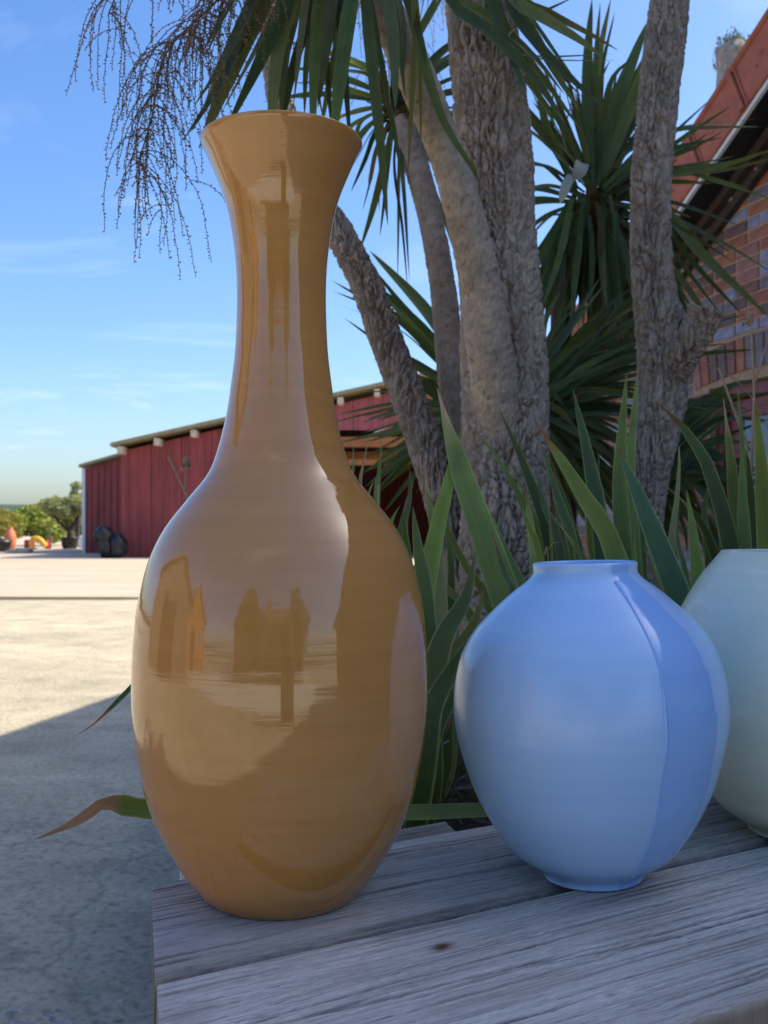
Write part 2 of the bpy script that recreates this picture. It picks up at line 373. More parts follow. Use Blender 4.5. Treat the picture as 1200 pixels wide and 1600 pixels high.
M_far = mat('packed_earth', (.52, .435, .295), .92, .9, .2, .5, (.4, 1, 1), 14, color2=(.43, .32, .225), bdist=.02)
M_tarmac = vcol_mat('broken_tarmac', .9, 90, .7, 1.3, .6, .004)
M_hill = mat('far_trees', (.05, .075, .035), .95, .08, .4, .3)

# ------------------------------------------------------------------ setting: ground
def graded(lo, hi, near, fine, growth=1.25):
    a = [near]; s = fine
    while a[-1] < hi: a.append(min(a[-1] + s, hi)); s *= growth
    b = [near]; s = fine
    while b[-1] > lo: b.append(max(b[-1] - s, lo)); s *= growth
    return np.array(sorted(set(b + a)))
def sheet(name, xs, ys, hf, mt):
    X, Y = np.meshgrid(xs, ys, indexing='ij'); Z = hf(X, Y)
    V = np.stack([X, Y, Z], -1).reshape(-1, 3)
    return obj(name, mesh(name, V, [f[::-1] for f in grid_faces(len(xs), len(ys))], True, None, None, [mt]))
g = sheet('ground', graded(-400, 400, -.8, .12, 1.1), graded(-400, 13.6, 3, .12, 1.12),
          lambda X, Y: (fbm(X * .35, Y * .35, 0, 3) - .5) * .03 * (np.hypot(X, Y) < 60), M_ground)
tag(g, kind='structure')
# second slab, its low step added so the shaded lip draws a cast shadow's line
def step_y(x): return 12.6 - .012 * x + .10 * (fbm(x * .35, x * 0 + 2, 0, 9) - .5) + .12 * np.sin(x * .5)
xs = np.unique(np.concatenate([np.linspace(-14, 8, 120), graded(-400, 400, 0, 8, 1.3)])); ys_n = np.concatenate([[0, 0, .03, .3, .8, 1.8, 3.5, 7, 14, 24, 40, 80, 160, 380]])
V = []
for i, yy in enumerate(ys_n):
    for x in xs: V.append((x, float(step_y(np.array(x))) + yy, -.03 if i == 0 else (.036 if i == 1 else .042) + .008 * float(fbm(np.array(x * .6), np.array(yy)) if yy > .1 else .5)))
fs = grid_faces(len(ys_n), len(xs))
tag(obj('yard', mesh('yard', V, fs, False, None, None, [M_far])), kind='structure')
gy = sheet('reflector_ground', np.linspace(-9, 4.5, 30), np.linspace(-9.8, -2.6, 20), lambda X, Y: .022 + .004 * fbm(X, Y), mat('pale_reflector', (.78, .73, .60), .95, 30, .25, .6, bdist=.01)); tag(gy, kind='structure')  # pale sheet added behind the camera to brighten reflections in the glaze
# low wooded rise far round the place
th = np.linspace(0, 2 * np.pi, 240); V = []
for a in th:
    h = 5 + 7 * float(fbm(np.array(math.cos(a) * 9), np.array(math.sin(a) * 9), 0, 4))
    for r_, z_ in ((330, -1), (336, h * .7), (348, h), (375, -1)): V.append((r_ * math.sin(a), r_ * math.cos(a), z_))
tag(obj('hills', mesh('hills', V, grid_faces(240, 4), True, None, None, [M_hill])), kind='structure')

# broken dark tarmac edge at the foot of the planter
def patch(name, cx, cy, rx, ry, h, cell, colr, seed, label):
    n_ = 90; X, Y = np.meshgrid(np.linspace(-1, 1, n_), np.linspace(-1, 1, n_), indexing='ij')
    wx, wy = cx + X * rx, cy + Y * ry
    f1, f2 = worley(wx / cell, wy / cell, np.zeros_like(X) + seed, seed)
    m_ = 1 - sstep(.30, .85, np.hypot(X, Y) + 1.5 * (fbm(X * 4, Y * 2.6, seed, 1) - .5))
    Z = -.03 + m_ * (.034 + h * sstep(.0, .5, f2 - f1) * (.4 + .9 * fbm(wx / cell * .6, wy / cell * .6, 0, 5)))
    c = np.array(colr)[None] * (.6 + .9 * _h(np.floor(wx / cell * 1.7), np.floor(wy / cell * 1.7), X * 0, 3).reshape(-1, 1))
    o = obj(name, mesh(name, np.stack([wx, wy, Z], -1).reshape(-1, 3), [f[::-1] for f in grid_faces(n_, n_)], True, c, None, [M_tarmac]))
    return tag(o, label, 'gravel', kind='stuff')
patch('broken_tarmac', -.60, 1.60, .60, .42, .006, .012, (.34, .31, .255), 4, 'coarse dark broken tarmac on the ground beside the planter')

# ------------------------------------------------------------------ brick house on the right
P0 = Vector((2.11, 6.15, 0)); D_ = Vector((-.282, .959, 0)).normalized(); NO = Vector((-.959, -.282, 0)).normalized()
def HW(t, z, o=0.0): return P0 + D_ * t + NO * o + Vector((0, 0, z))
T_E, T_A = 2.35, -4.0; PITCH = .51
T_N = 2 * T_A - T_E
def zroof(t): return 3.017 - PITCH * (t if t > T_A else 2 * T_A - t)          # outer face of the verge
def zwall(t): return zroof(t) - .13
house = thing('brick_house', 'brick house with orange verge tiles and low eaves behind the right hand trunk', 'house', HW(0, 0))
HM = Matrix(((D_.x, NO.x, 0, P0.x), (D_.y, NO.y, 0, P0.y), (0, 0, 1, 0), (0, 0, 0, 1)))    # (t, o, z) to world
DEPTH = 7.0
# openings: door (t -1.0 .. .16)
DR = (-.75, .27, 0, 1.74)
mb = MB()
outer = [(T_N, -.2), (T_N, zwall(T_N)), (T_A, zwall(T_A)), (T_E, zwall(T_E)), (T_E, -.2), (DR[1], -.2), (DR[1], DR[3]), (DR[0], DR[3]), (DR[0], -.2)]
def prism(pts, o0, o1):
    n_ = len(pts); V = [HW(t, z, o0) for t, z in pts] + [HW(t, z, o1) for t, z in pts]
    return V, [tuple(range(n_)), tuple(range(n_, 2 * n_))[::-1]] + [(i, (i + 1) % n_, n_ + (i + 1) % n_, n_ + i) for i in range(n_)]
mb.add(*prism(outer, 0, -.25))
wall = mb.build('wall', M_mortar, house)
mb = MB()
for t0, t1 in ((T_E, T_E - .25), (T_N, T_N + .25)):
    mb.add(*prism([(t0, -.2), (t1, -.2), (t1, zwall(t1) - .3), (t0, zwall(t0) - .02)], -.25, -DEPTH))
mb.add(*prism([(T_N, -.2), (T_N, zwall(T_N)), (T_A, zwall(T_A)), (T_E, zwall(T_E)), (T_E, -.2)], -DEPTH, -DEPTH - .25))
mb.build('wall', M_orbrick, house)
# bricks
BL, BH, BJ = .215, .065, .010
cands = []
brng = random.Random(3)
z = 0.0; row = 0
while z < 5.2:
    t = T_E - .004 - (0.11 if row % 2 else 0)
    if row % 2: cands.append((t, t + .11, z, row))
    while t > T_N + .1:
        L = BL if (brng.random() < .72) else .1025
        cands.append((t - L, t, z, row)); t -= L + BJ
    z += BH + BJ; row += 1
single, joined = [], MB()
for a, b, z, row in cands:
    if min(zwall(a), zwall(b)) < z + BH + .01:
        tm = b if b > T_A else a
        if min(zwall(a), zwall(b)) < z + .03: continue
    skip = False
    for r0_, r1_, za, zb_ in ((DR[0], DR[1], -1, DR[3]), (DR[0] - .165, DR[1] + .165, DR[3], DR[3] + .235)):
        if z + BH > za + .012 and z < zb_ and b > r0_ - .008 and a < r1_ + .008:
            if b > r1_ + .045: a = r1_ + .008
            elif a < r0_ - .045: b = r0_ - .008
            else: skip = True
    if skip: continue
    top = min(zwall(a), zwall(b), z + BH + .015) - .015
    hgt = min(BH, top - z)
    if hgt < .02: continue
    c = HW((a + b) / 2, z + hgt / 2)
    px = 600 + F * c.x / c.y if c.y > .1 else 9999; py = HZ - F * (c.z - CH) / c.y if c.y > .1 else 0
    vis = c.y > .5 and 860 < px < 1235 and 200 < py < 960
    pr = brng.uniform(.004, .009); ht = hgt / 2
    jit = (brng.uniform(-.002, .002), brng.uniform(-.0015, .0015))
    item = ((b - a) / 2, ht, pr, (a + b) / 2 + jit[0], z + ht + jit[1])
    if vis: single.append((-(px > 1040) * 500 - (py < 800) * 100 - px / 10, item))
    else: joined.box((item[3] - item[0], -.03, item[4] - ht), (item[3] + item[0], pr, item[4] + ht), HM, None, 0)
single.sort(key=lambda s: s[0])
bm_cache = {}
for k, (_, it) in enumerate(single):
    hw, ht, pr, tc_, zc = it
    if k < 296:
        key = (round(hw, 3), round(ht, 3))
        if key not in bm_cache:
            m_ = MB().box((-hw, -.03, -ht), (hw, .006, ht), None, None, .006); V = np.vstack(m_.V)
            V = V + (np.random.RandomState(len(bm_cache)).rand(*V.shape) - .5) * .003
            bm_cache[key] = mesh('brick', V, m_.F, False, None, None, [M_brick])
        Mx = HM @ Matrix.Translation((tc_, pr - .006, zc)) @ Matrix.Rotation(brng.uniform(-.012, .012), 4, 'Y')
        obj('brick', bm_cache[key], wall, basis=Mx)
    else: joined.box((tc_ - hw, -.03, zc - ht), (tc_ + hw, pr, zc + ht), HM, None, 0)
tag(joined.build('brick', M_brickj, wall), kind='stuff')
# soldier arch over the door
for k in range(15):
    u = k / 14; t = DR[0] - .12 + (DR[1] - DR[0] + .24) * u; rise = .05 * (1 - (2 * u - 1) ** 2)
    Mx = HM @ Matrix.Translation((t, 0, DR[3] + .115 + rise)) @ Matrix.Rotation((u - .5) * .3, 4, 'Y')
    m_ = MB().box((-.036, -.03, -.1), (.036, .012, .1), None, None, .005)
    if k == 0: arch = mesh('brick', np.vstack(m_.V), m_.F, False, None, None, [M_brick])
    obj('brick', arch, wall, basis=Mx)
# door in a maroon frame
door = MB()
t0, t1, zb, zt = DR
for (a, b, c_, d_) in ((t1 - .075, t1, -.1, zt), (t0, t0 + .075, -.1, zt), (t0 + .075, t1 - .075, zt - .08, zt)):
    door.box((a, -.16, c_), (b, -.05, d_), HM, None, .004)
dframe = door.build('door_frame', M_maroon, house)
mb = MB()
a, b = t0 + .08, t1 - .08
for lo, hi in (((a, -.13, 0), (a + .11, -.09, zt - .085)), ((b - .11, -.13, 0), (b, -.09, zt - .085)), ((a + .11, -.13, zt - .2), (b - .11, -.09, zt - .085)), ((a + .11, -.13, .75), (b - .11, -.09, .9)), ((a + .11, -.13, 0), (b - .11, -.09, .2))):
    mb.box(lo, hi, HM, None, .004)
mb.box((a + .11, -.125, .2), (b - .11, -.105, .75), HM)
dleaf = mb.build('door', M_maroon, house)
MB().box((a + .11, -.115, .9), (b - .11, -.109, zt - .2), HM).build('pane', M_glass, dleaf)
MB().tube([HM @ Vector((a + .055, -.08, .98)), HM @ Vector((a + .055, -.05, .98)), HM @ Vector((a + .15, -.05, .98))], .009, 8).build('handle', M_white, dleaf)
# roof slabs
OV = .30
rp = MB()
sl_ = math.sqrt(1 + PITCH ** 2)
for sgn, te in ((1, T_E + .28), (-1, T_N - .28)):
    zs = lambda t: 3.017 - PITCH * (t if sgn > 0 else 2 * T_A - t)
    rp.add(*prism([(T_A, zs(T_A) - .02), (te, zs(te) - .02), (te, zs(te) - .10), (T_A, zs(T_A) - .10)], OV - .05, -DEPTH - .3))
roof = rp.build('roof', M_darkroof, house)
Lx = Vector((1, 0, -PITCH)).normalized(); Up = Vector((PITCH, 0, 1)).normalized()       # along slope downwards (t), slope normal in the (t,z) plane
def SM(t):                                                     # slope frame at t on the verge: x down the slope, y out, z up from the slope
    o = Vector((t, OV, zroof(t))); B = Matrix(((Lx.x, 0, Up.x, o.x), (0, 1, 0, o.y), (Lx.z, 0, Up.z, o.z), (0, 0, 0, 1))); return HM @ B
tl = .456
vt = MB()
vt.box((-tl / 2, -.045, -.085), (tl / 2 + .03, -.015, .205), None, None, .006)          # hanging face
vt.box((-tl / 2, -.20, .165), (tl / 2 + .03, -.02, .210), None, None, .012)             # top leaf over the roof
vt.tube([(-tl / 2, -.022, .200), (tl / 2 + .03, -.022, .200)], .024, 10)                # rolled arris
vt.box((tl / 2 - .012, -.014, -.088), (tl / 2 + .032, .004, .222), None, None, .005)       # collar at the overlap
vt.box((tl / 2 - .040, -.016, -.088), (tl / 2 - .026, -.006, .212), None, None, .003)
for sx in (.02,): vt.lathe([(0, .006), (.005, .005), (.008, 0)], 8, (0, 0, 0))
V = vt.V[-1]; V[:] = np.stack([V[:, 0] + .05, V[:, 2] - .012, V[:, 1] + .03], -1)
for q in range(3):
    vt.box((-.03 + q * .014, -.016, .055), (-.022 + q * .014, -.0125, .075))
vtm = mesh('verge_tile', np.vstack(vt.V), vt.F, False, None, None, [M_terra])
t = T_E + .25; k = 0
while t > T_A - .05:
    Mx = SM(t) @ Matrix.Rotation(rng.uniform(-.006, .006), 4, 'Y')
    obj('verge_tile', vtm, roof, basis=Mx); t -= tl / sl_; k += 1
def slope_box(t0, t1, o0, o1, h0, h1, name, mt, parent):
    m_ = MB(); V = []
    for o in (o0, o1):
        for t, h in ((t0, h0), (t1, h0), (t1, h1), (t0, h1)): V.append(HW(t, zroof(t) + h, o))
    m_.add(V, [(0, 1, 2, 3), (7, 6, 5, 4), (0, 4, 5, 1), (1, 5, 6, 2), (2, 6, 7, 3), (3, 7, 4, 0)])
    return m_.build(name, mt, parent)
slope_box(T_E + .25, T_A, OV - .052, OV - .030, -.125, -.098, 'verge_strip', M_white, house)
slope_box(T_E + .2, T_A, OV - .25, OV - .056, -.128, -.104, 'soffit', M_black, house)
slope_box(T_E + .2, T_A, .004, .05, -.26, -.13, 'bargeboard', M_timber, house)
slope_box(T_E + .2, T_A, .054, .10, -.19, -.128, 'bargeboard', M_timber, house)
slope_box(-.70, -.98, .08, .27, -.24, -.129, 'purlin_end', M_white, house)
# flecks of old paint on the bargeboard
for k in range(14):
    t = rng.uniform(-.5, 1.1); s = rng.uniform(.008, .022); h = rng.uniform(-.24, -.17)
    m_ = MB(); m_.lathe([(0, .002), (s, .0015), (s * 1.2, 0)], 7)
    V = m_.V[0]; V[:] = [HW(t + p[0] * rng.uniform(.8, 1.3), zroof(t) + h + p[1] * .6, .0505 + p[2]) for p in V]
    m_.build('paint_fleck', M_cement, house)
# ragged cement chimney with plants on top
ch = MB(); cpos = W(1142, 100, 13.5)
prof = []
nsg = 28; rings = []; CZ0 = 4.2
outb = thing('brick_outbuilding', 'low brick outbuilding with a weedy cement chimney behind the tiled house', 'house', (5.6, 15, 0))
MB().box((4.15, 13.1, -.1), (7.6, 17, 4.0)).build('wall', M_orbrick, outb)
quadbox('roof', [(3.95, 12.9, 4.12), (7.8, 12.9, 4.12), (7.8, 17.2, 4.9), (3.95, 17.2, 4.9)], .1, M_darkroof, outb)
for iz, zc in enumerate(np.linspace(CZ0, cpos.z + .20, 26)):
    u = (zc - CZ0) / (cpos.z + .20 - CZ0)
    r_ = .185 + .05 * sstep(.9, 1.0, u) + .02 * math.sin(zc * 5)
    for j in range(nsg):
        a = 2 * math.pi * j / nsg; sq = 1 / max(abs(math.cos(a)), abs(math.sin(a))) * .55 + .45
        rr = r_ * sq * (1 + .35 * (float(fbm(np.array(math.cos(a) * 2), np.array(math.sin(a) * 2), np.array(zc * 4), 8)) - .5))
        rings.append((cpos.x + .02 + rr * math.cos(a) + .05 * (1 - u), cpos.y + rr * math.sin(a), zc + (.04 * math.sin(a * 3) if iz == 25 else 0)))
ch.add(rings, grid_faces(26, nsg, True) + [tuple(range(25 * nsg, 26 * nsg))])
chim = ch.build('chimney', M_cement, outb, True)
ms = MB()
for k in range(150):
    a = rng.uniform(0, 6.28); r_ = rng.uniform(.0, .25); b0 = Vector((cpos.x + .02 + r_ * math.cos(a), cpos.y + r_ * math.sin(a), cpos.z + .18 - (.0 if r_ < .2 else rng.uniform(0, .25))))
    hgt = rng.uniform(.06, .24); tip = b0 + Vector((rng.uniform(-.10, .12), rng.uniform(-.08, .08), hgt))
    ms.tube([b0, (b0 + tip) / 2 + Vector((rng.uniform(-.02, .02), 0, 0)), tip], [.004, .003, .001], 3, (.20, .23, .08))
    for q in range(3):
        p = b0.lerp(tip, rng.uniform(.3, 1)); d = Vector((rng.uniform(-1, 1), rng.uniform(-1, 1), rng.uniform(-.3, 1))) * .03
        e = d.cross(Vector((0, 1, .3))) * .5; ms.add([p, p + d * .5 + e, p + d, p + d * .5 - e], [(0, 1, 2, 3)], (.22, .26, .08))
tag(ms.build('chimney_moss', M_dry, chim, False, None, False), 'tuft of yellow green weeds growing on the chimney', kind='stuff')

# ------------------------------------------------------------------ red shed across the yard
SD = 30.5; ks = SD / F
shed = thing('metal_shed', 'red corrugated metal shed with sloping roof and open bay across the yard', 'shed', (-5, SD + 4, 0.05))
def sx(px): return (px - 600) * ks
def roofz(x): return CH + (HZ - 693) * ks + (x - sx(185)) * .2245
def sheet_panel(x0, x1, y, zb, ztf, mt, name='cladding_sheet', pitch=.25, dep=.04):
    n_ = max(1, int(round((x1 - x0) / pitch))); p = (x1 - x0) / n_; xs_, ys_ = [], []
    for i in range(n_):
        for f_, d_ in ((0, 0), (.60, 0), (.68, dep), (.92, dep)): xs_.append(x0 + (i + f_) * p); ys_.append(y - d_)
    xs_.append(x1); ys_.append(y)
    V = [(a, b, zb) for a, b in zip(xs_, ys_)] + [(a, b, ztf(a)) for a, b in zip(xs_, ys_)]; m_ = len(xs_)
    V += [(a, b + .012, zb) for a, b in zip(xs_, ys_)] + [(a, b + .012, ztf(a)) for a, b in zip(xs_, ys_)]
    f = [(i, i + 1, m_ + i + 1, m_ + i) for i in range(m_ - 1)] + [(3 * m_ + i, 3 * m_ + i + 1, 2 * m_ + i + 1, 2 * m_ + i) for i in range(m_ - 1)]
    me = mesh(name, V, f, False, None, None, [mt]); return obj(name, me, shed)
xL, xR = sx(190), sx(905); xO = sx(505)            # left corner, right corner, start of open bay
x = xL
while x < xO - .1:
    x1 = min(x + .9, xO); sheet_panel(x, x1 - .012, SD, 0.03, lambda a: CH + (HZ - 717) * ks, M_red)
    sheet_panel(x, x1 - .012, SD - .03, CH + (HZ - 722) * ks, lambda a: roofz(a) - .25, M_red); x = x1
while x < xR - .1:
    x1 = min(x + .9, xR); sheet_panel(x, x1 - .012, SD, CH + (HZ - 672) * ks, lambda a: roofz(a) - .30, M_redlt); x = x1
# recessed lean-to on the left
yl = 36.0; kl = yl / F; xa, xb = (134 - 600) * kl, sx(190) + .3
lz = lambda a: CH + (HZ - 732) * kl + (a - xa) * .30
x = xa
while x < xb - .1:
    x1 = min(x + .9, xb); sheet_panel(x, x1 - .012, yl, .03, lambda a: lz(a), M_red); x = x1
quadbox('roof', [(xa - .15, yl - .35, lz(xa) + .12), (xb, yl - .35, lz(xb) + .12), (xb, yl + 8, lz(xb) + .12), (xa - .15, yl + 8, lz(xa) + .12)], .10, M_olive, shed)
MB().box((xa - .12, yl - .06, .05), (xa - .01, yl + .08, lz(xa) + .01)).build('corner_trim', M_white, shed)
MB().box((xa - .01, yl + .08, .05), (xa + .06, yl + 8, lz(xa))).build('side_wall', M_red, shed)
MB().box((xL - .02, SD + .02, .03), (xL + .05, SD + 13, roofz(xL) - .3)).build('side_wall', M_red, shed)
MB().box((xL, SD + 13, .03), (xR, SD + 13.1, 5)).build('back_wall', M_red, shed)
MB().box((xR - .05, SD + .02, .03), (xR, SD + 13, 6)).build('side_wall', M_red, shed)
MB().box((xO - .02, SD + .05, .03), (xO + .05, SD + 12.9, 5)).build('partition', M_timber, shed)
x0_, x1_ = sx(185) - .1, xR + .4; xm = sx(740)
quadbox('roof', [(x0_, SD - .55, roofz(x0_)), (xm, SD - .55, roofz(xm)), (xm, SD + 13, roofz(xm)), (x0_, SD + 13, roofz(x0_))], .11, M_olive, shed)
quadbox('roof', [(xm, SD - .55, roofz(xm)), (x1_, SD - .55, roofz(xm) - .6), (x1_, SD + 13, roofz(xm) - .6), (xm, SD + 13, roofz(xm))], .11, M_olive, shed)
for i in range(9):
    xr = sx(192 + 56.5 * i)
    if xr > xm: break
    MB().box((xr - .05, SD - .48, roofz(xr) - .36), (xr + .12, SD + 1.0, roofz(xr) - .15), None, None, .01).build('rafter_end', M_pale, shed)
for zc, hh in ((CH + (HZ - 690) * ks, .30), (CH + (HZ - 722) * ks, .16)):
    MB().box((xO + .06, SD + .1, zc - hh / 2), (xR - .06, SD + .4, zc + hh / 2)).build('beam', M_orangewood, shed)
for xp in (xO + .2, sx(800)):
    MB().box((xp, SD + .42, .05), (xp + .25, SD + .67, 4.6)).build('post', M_orangewood, shed)
for k in range(5):
    MB().box((xO + .3, SD + 1.5 + k * 1.2, 3.0 + .05 * k), (xR - .3, SD + 1.7 + k * 1.2, 3.3 + .05 * k)).build('rack_beam', M_orangewood, shed)
p0, p1 = W(652, 612, 29.4), W(715, 637, 29.0)
MB().tube([p0, p1 + Vector((.8, 0, -.1))], .17, 10).build('timber_pole', M_orangewood, shed)

# black heap beside the shed
b = MB()
def blob(mb, c, r, seed, amp=.25, nu=14, nv=20):
    V = []
    for i in range(nu):
        ph = math.pi * i / (nu - 1)
        for j in range(nv):
            a = 2 * math.pi * j / nv; n_ = Vector((math.sin(ph) * math.cos(a), math.sin(ph) * math.sin(a), math.cos(ph)))
            q = 1 + amp * (float(fbm(np.array(n_.x * 1.6 + seed), np.array(n_.y * 1.6), np.array(n_.z * 1.6), seed)) - .5) * 2
            V.append((c[0] + r[0] * q * n_.x, c[1] + r[1] * q * n_.y, max(c[2] + r[2] * q * n_.z, .0)))
    return V, grid_faces(nu, nv, True)
bc = W(166, 840, 29.6)
V1, f1_ = blob(None, (bc.x - .09, bc.y, .68), (.27, .27, .25), 2, .5); b.add(V1, f1_)
V1, f1_ = blob(None, (bc.x - .02, bc.y, .32), (.20, .22, .42), 5, .5); b.add(V1, f1_)
V1, f1_ = blob(None, (bc.x + .27, bc.y + .1, .30), (.30, .26, .40), 9, .55); b.add(V1, f1_)
o = b.build('covered_machine', M_black, None, True, (bc.x, bc.y, .055))
for v in o.data.vertices: v.co.z = max(v.co.z + .055, 0.0)
tag(o, 'black plastic covered lump leaning at the corner of the red shed', 'covered machine')

# ------------------------------------------------------------------ far left trees, pots and toys
def leaf_cloud(mb, lobes, n, size, cols, seed):
    r_ = random.Random(seed)
    tot = sum(l[3] ** 2 for l in lobes)
    for lx, ly, lz_, lr in lobes:
        for i in range(int(n * lr ** 2 / tot)):
            while True:
                p = Vector((r_.uniform(-1, 1), r_.uniform(-1, 1), r_.uniform(-.85, 1)))
                if .25 < p.length < 1: break
            p = p * (p.length ** -.35) if p.length > .2 else p
            p = Vector((lx + p.x * lr * 1.1, ly + p.y * lr, lz_ + p.z * lr * .8))
            d = Vector((r_.gauss(0, 1), r_.gauss(0, 1), r_.gauss(0, .6))).normalized(); e = d.cross(Vector((r_.gauss(0, 1), r_.gauss(0, 1), r_.gauss(0, 1)))).normalized()
            s = size * r_.uniform(.6, 1.4); c = cols[r_.randrange(len(cols))]
            mb.add([p - d * s, p + e * s * .4, p + d * s, p - e * s * .4], [(0, 1, 2, 3)], c)
def tree(name, label, base, trunkpts, lobes, n, size, cols, seed, group=None, barkc=(.07, .055, .045)):
    t = thing(name, label, 'tree', base, group)
    tb = MB()
    for pts, r0, r1 in trunkpts: P = crom(pts, 10); tb.tube(P, np.linspace(r0, r1, 10), 8, barkc)
    tb.build('trunk', M_bark, t, True)
    cm = MB(); leaf_cloud(cm, lobes, n, size, cols, seed)
    o = cm.build('crown', M_crown, t, False, None, False)
    ul = o.data.uv_layers.new(name='UVMap'); return t
YG = [(.24, .28, .06), (.30, .32, .08), (.16, .21, .05), (.10, .15, .04)]
SG = [(.24, .27, .15), (.30, .33, .19), (.17, .20, .11)]
def far_tree(name, label, lob, d, n, size, cols, seed, barkc=(.06, .05, .04), grp=None):
    k = d / F; L = [((x_ - 600) * k, d + dy, CH + (HZ - y_) * k, r_ * k) for x_, y_, r_, dy in lob]
    cx = sum(l[0] for l in L) / len(L); base = (cx, d, .058)
    tp = [([(cx, d, .0), (cx + .1, d, L[0][2] * .5), (L[0][0], L[0][1], L[0][2])], .11, .03)]
    for l in L[1:]: tp.append(([(cx, d, .6), ((cx + l[0]) / 2, (d + l[1]) / 2, l[2] * .55), (l[0], l[1], l[2])], .07, .02))
    return tree(name, label, base, tp, L, n, size, cols, seed, grp, barkc)
far_tree('leafy_tree', 'broad yellow green tree filling the gap left of the red shed', [(70, 800, 34, 2), (100, 795, 30, 3), (40, 812, 30, 1), (20, 822, 26, 0), (110, 822, 28, 2), (75, 830, 26, 0)], 52, 9000, .12, YG, 11)
far_tree('leafy_tree', 'low yellowish bush at the very left edge of the yard', [(-6, 822, 22, 0), (8, 832, 14, 1), (-22, 815, 26, 2)], 47, 3500, .09, [(.20, .20, .04), (.24, .20, .05), (.13, .15, .04)], 12)
far_tree('slender_tree', 'thin tall sapling rising above the bushes beside the shed', [(120, 760, 9, 0), (124, 778, 10, 0), (114, 772, 6, 0), (122, 796, 9, 0)], 50, 800, .105, SG, 13)
# potted olive
dO = 44; ob = Vector(((109 - 600) * dO / F, dO, .058)); FS = .69
def ov(x, y, z): return ob + Vector((x, y, z)) * FS
tree('olive_tree', 'silvery olive tree with forked trunk growing from a wide black pot', ob,
     [([ov(0, 0, .6), ov(.05, 0, 1.0), ov(-.1, 0, 1.2)], .17, .12), ([ov(-.05, 0, 1.1), ov(-.7, 0, 1.7), ov(-1.1, 0, 2.3)], .10, .04), ([ov(0, 0, 1.1), ov(.4, .1, 1.8), ov(.7, 0, 2.5)], .11, .04)],
     [(*ov(-.9, 0, 2.6), .52), (*ov(.1, .3, 2.75), .52), (*ov(.75, 0, 2.5), .42), (*ov(-.2, -.4, 2.3), .38)], 4200, .07, SG, 21)
pot = MB(); pot.lathe([(r_ * FS, z_ * FS) for r_, z_ in [(.0, 0), (.42, 0), (.50, .3), (.53, .62), (.58, .63), (.58, .72), (.50, .72), (.48, .62), (0, .60)]], 24, ob)
tag(pot.build('plant_pot', M_black, None, True, tuple(ob)), 'wide black pot under the forked olive tree', 'pot')
def small(name, px, py, d, build, mt, label, cat, fs=True):
    k = d / F; base = Vector(((px - 600) * k, d, .058)); m_ = MB(); build(m_, base, k)
    if fs: m_.V = [np.array(base) + (v - np.array(base)) * FS for v in m_.V]
    return tag(m_.build(name, mt, None, True, tuple(base)), label, cat)
M_yellow = mat('yellow_plastic', (.75, .42, .04), .5, 3, .15, 0)
M_brred = mat('red_plastic', (.55, .04, .03), .5, 3, .2, 0)
M_orpot = mat('orange_clay', (.55, .18, .07), .7, 3, .3, .1)
def arch_b(m_, b, k):
    P = [b + Vector((dx * k, 0, dz * k)) for dx, dz in ((0, 0), (0, 9), (2, 15), (8, 16), (14, 13), (19, 7), (22, 5))]
    m_.tube(crom(P, 18), .12, 8); m_.tube([b + Vector((-2.5 * k, .1, 0)), b + Vector((-2.5 * k, .1, 12 * k))], .09, 8)
small('play_arch', 50, 855, 43, arch_b, M_yellow, 'curved yellow arch between two red posts left of the olive pot', 'toy', False)
for px_, lab in ((42, 'red block left of the curved yellow arch'), (74, 'red block right of the curved yellow arch')):
    small('plastic_block', px_, 853, 43.4, lambda m_, b, k: m_.box(b + Vector((-3 * k, -.15, 0)), b + Vector((3 * k, .3, 14 * k)), None, None, .04), M_brred, lab, 'toy', False)
small('clay_jar', 16, 840, 42, lambda m_, b, k: m_.lathe([(0, 0), (.2, 0), (.32, .25), (.36, .7), (.24, 1.1), (.15, 1.2), (.19, 1.3), (.15, 1.3), (0, 1.0)], 18, b), M_orpot, 'tall orange clay jar at the far left among the bushes', 'jar')
small('plant_pot', 2, 852, 38, lambda m_, b, k: m_.lathe([(0, 0), (.42, 0), (.50, .4), (.56, .62), (.48, .62), (.45, .5), (0, .5)], 18, b), M_black, 'dark round pot cut by the left edge of the yard', 'pot')
small('water_tank', 131, 846, 46, lambda m_, b, k: m_.lathe([(0, 0), (.34, 0), (.36, .04), (.36, .62), (.34, .70), (.2, .80), (.08, .82), (.08, .88), (0, .88)], 20, b), M_white, 'small white tank between the olive pot and shed', 'tank')
small('paving_slab', 32, 858, 37, lambda m_, b, k: (m_.box(b + Vector((-.6, -.5, 0)), b + Vector((.55, .4, .12)), None, None, .02), m_.box(b + Vector((-.2, -.3, .121)), b + Vector((.7, .5, .22)), None, None, .02)), M_pale, 'pale slabs lying on the ground in front of the red blocks', 'slab')

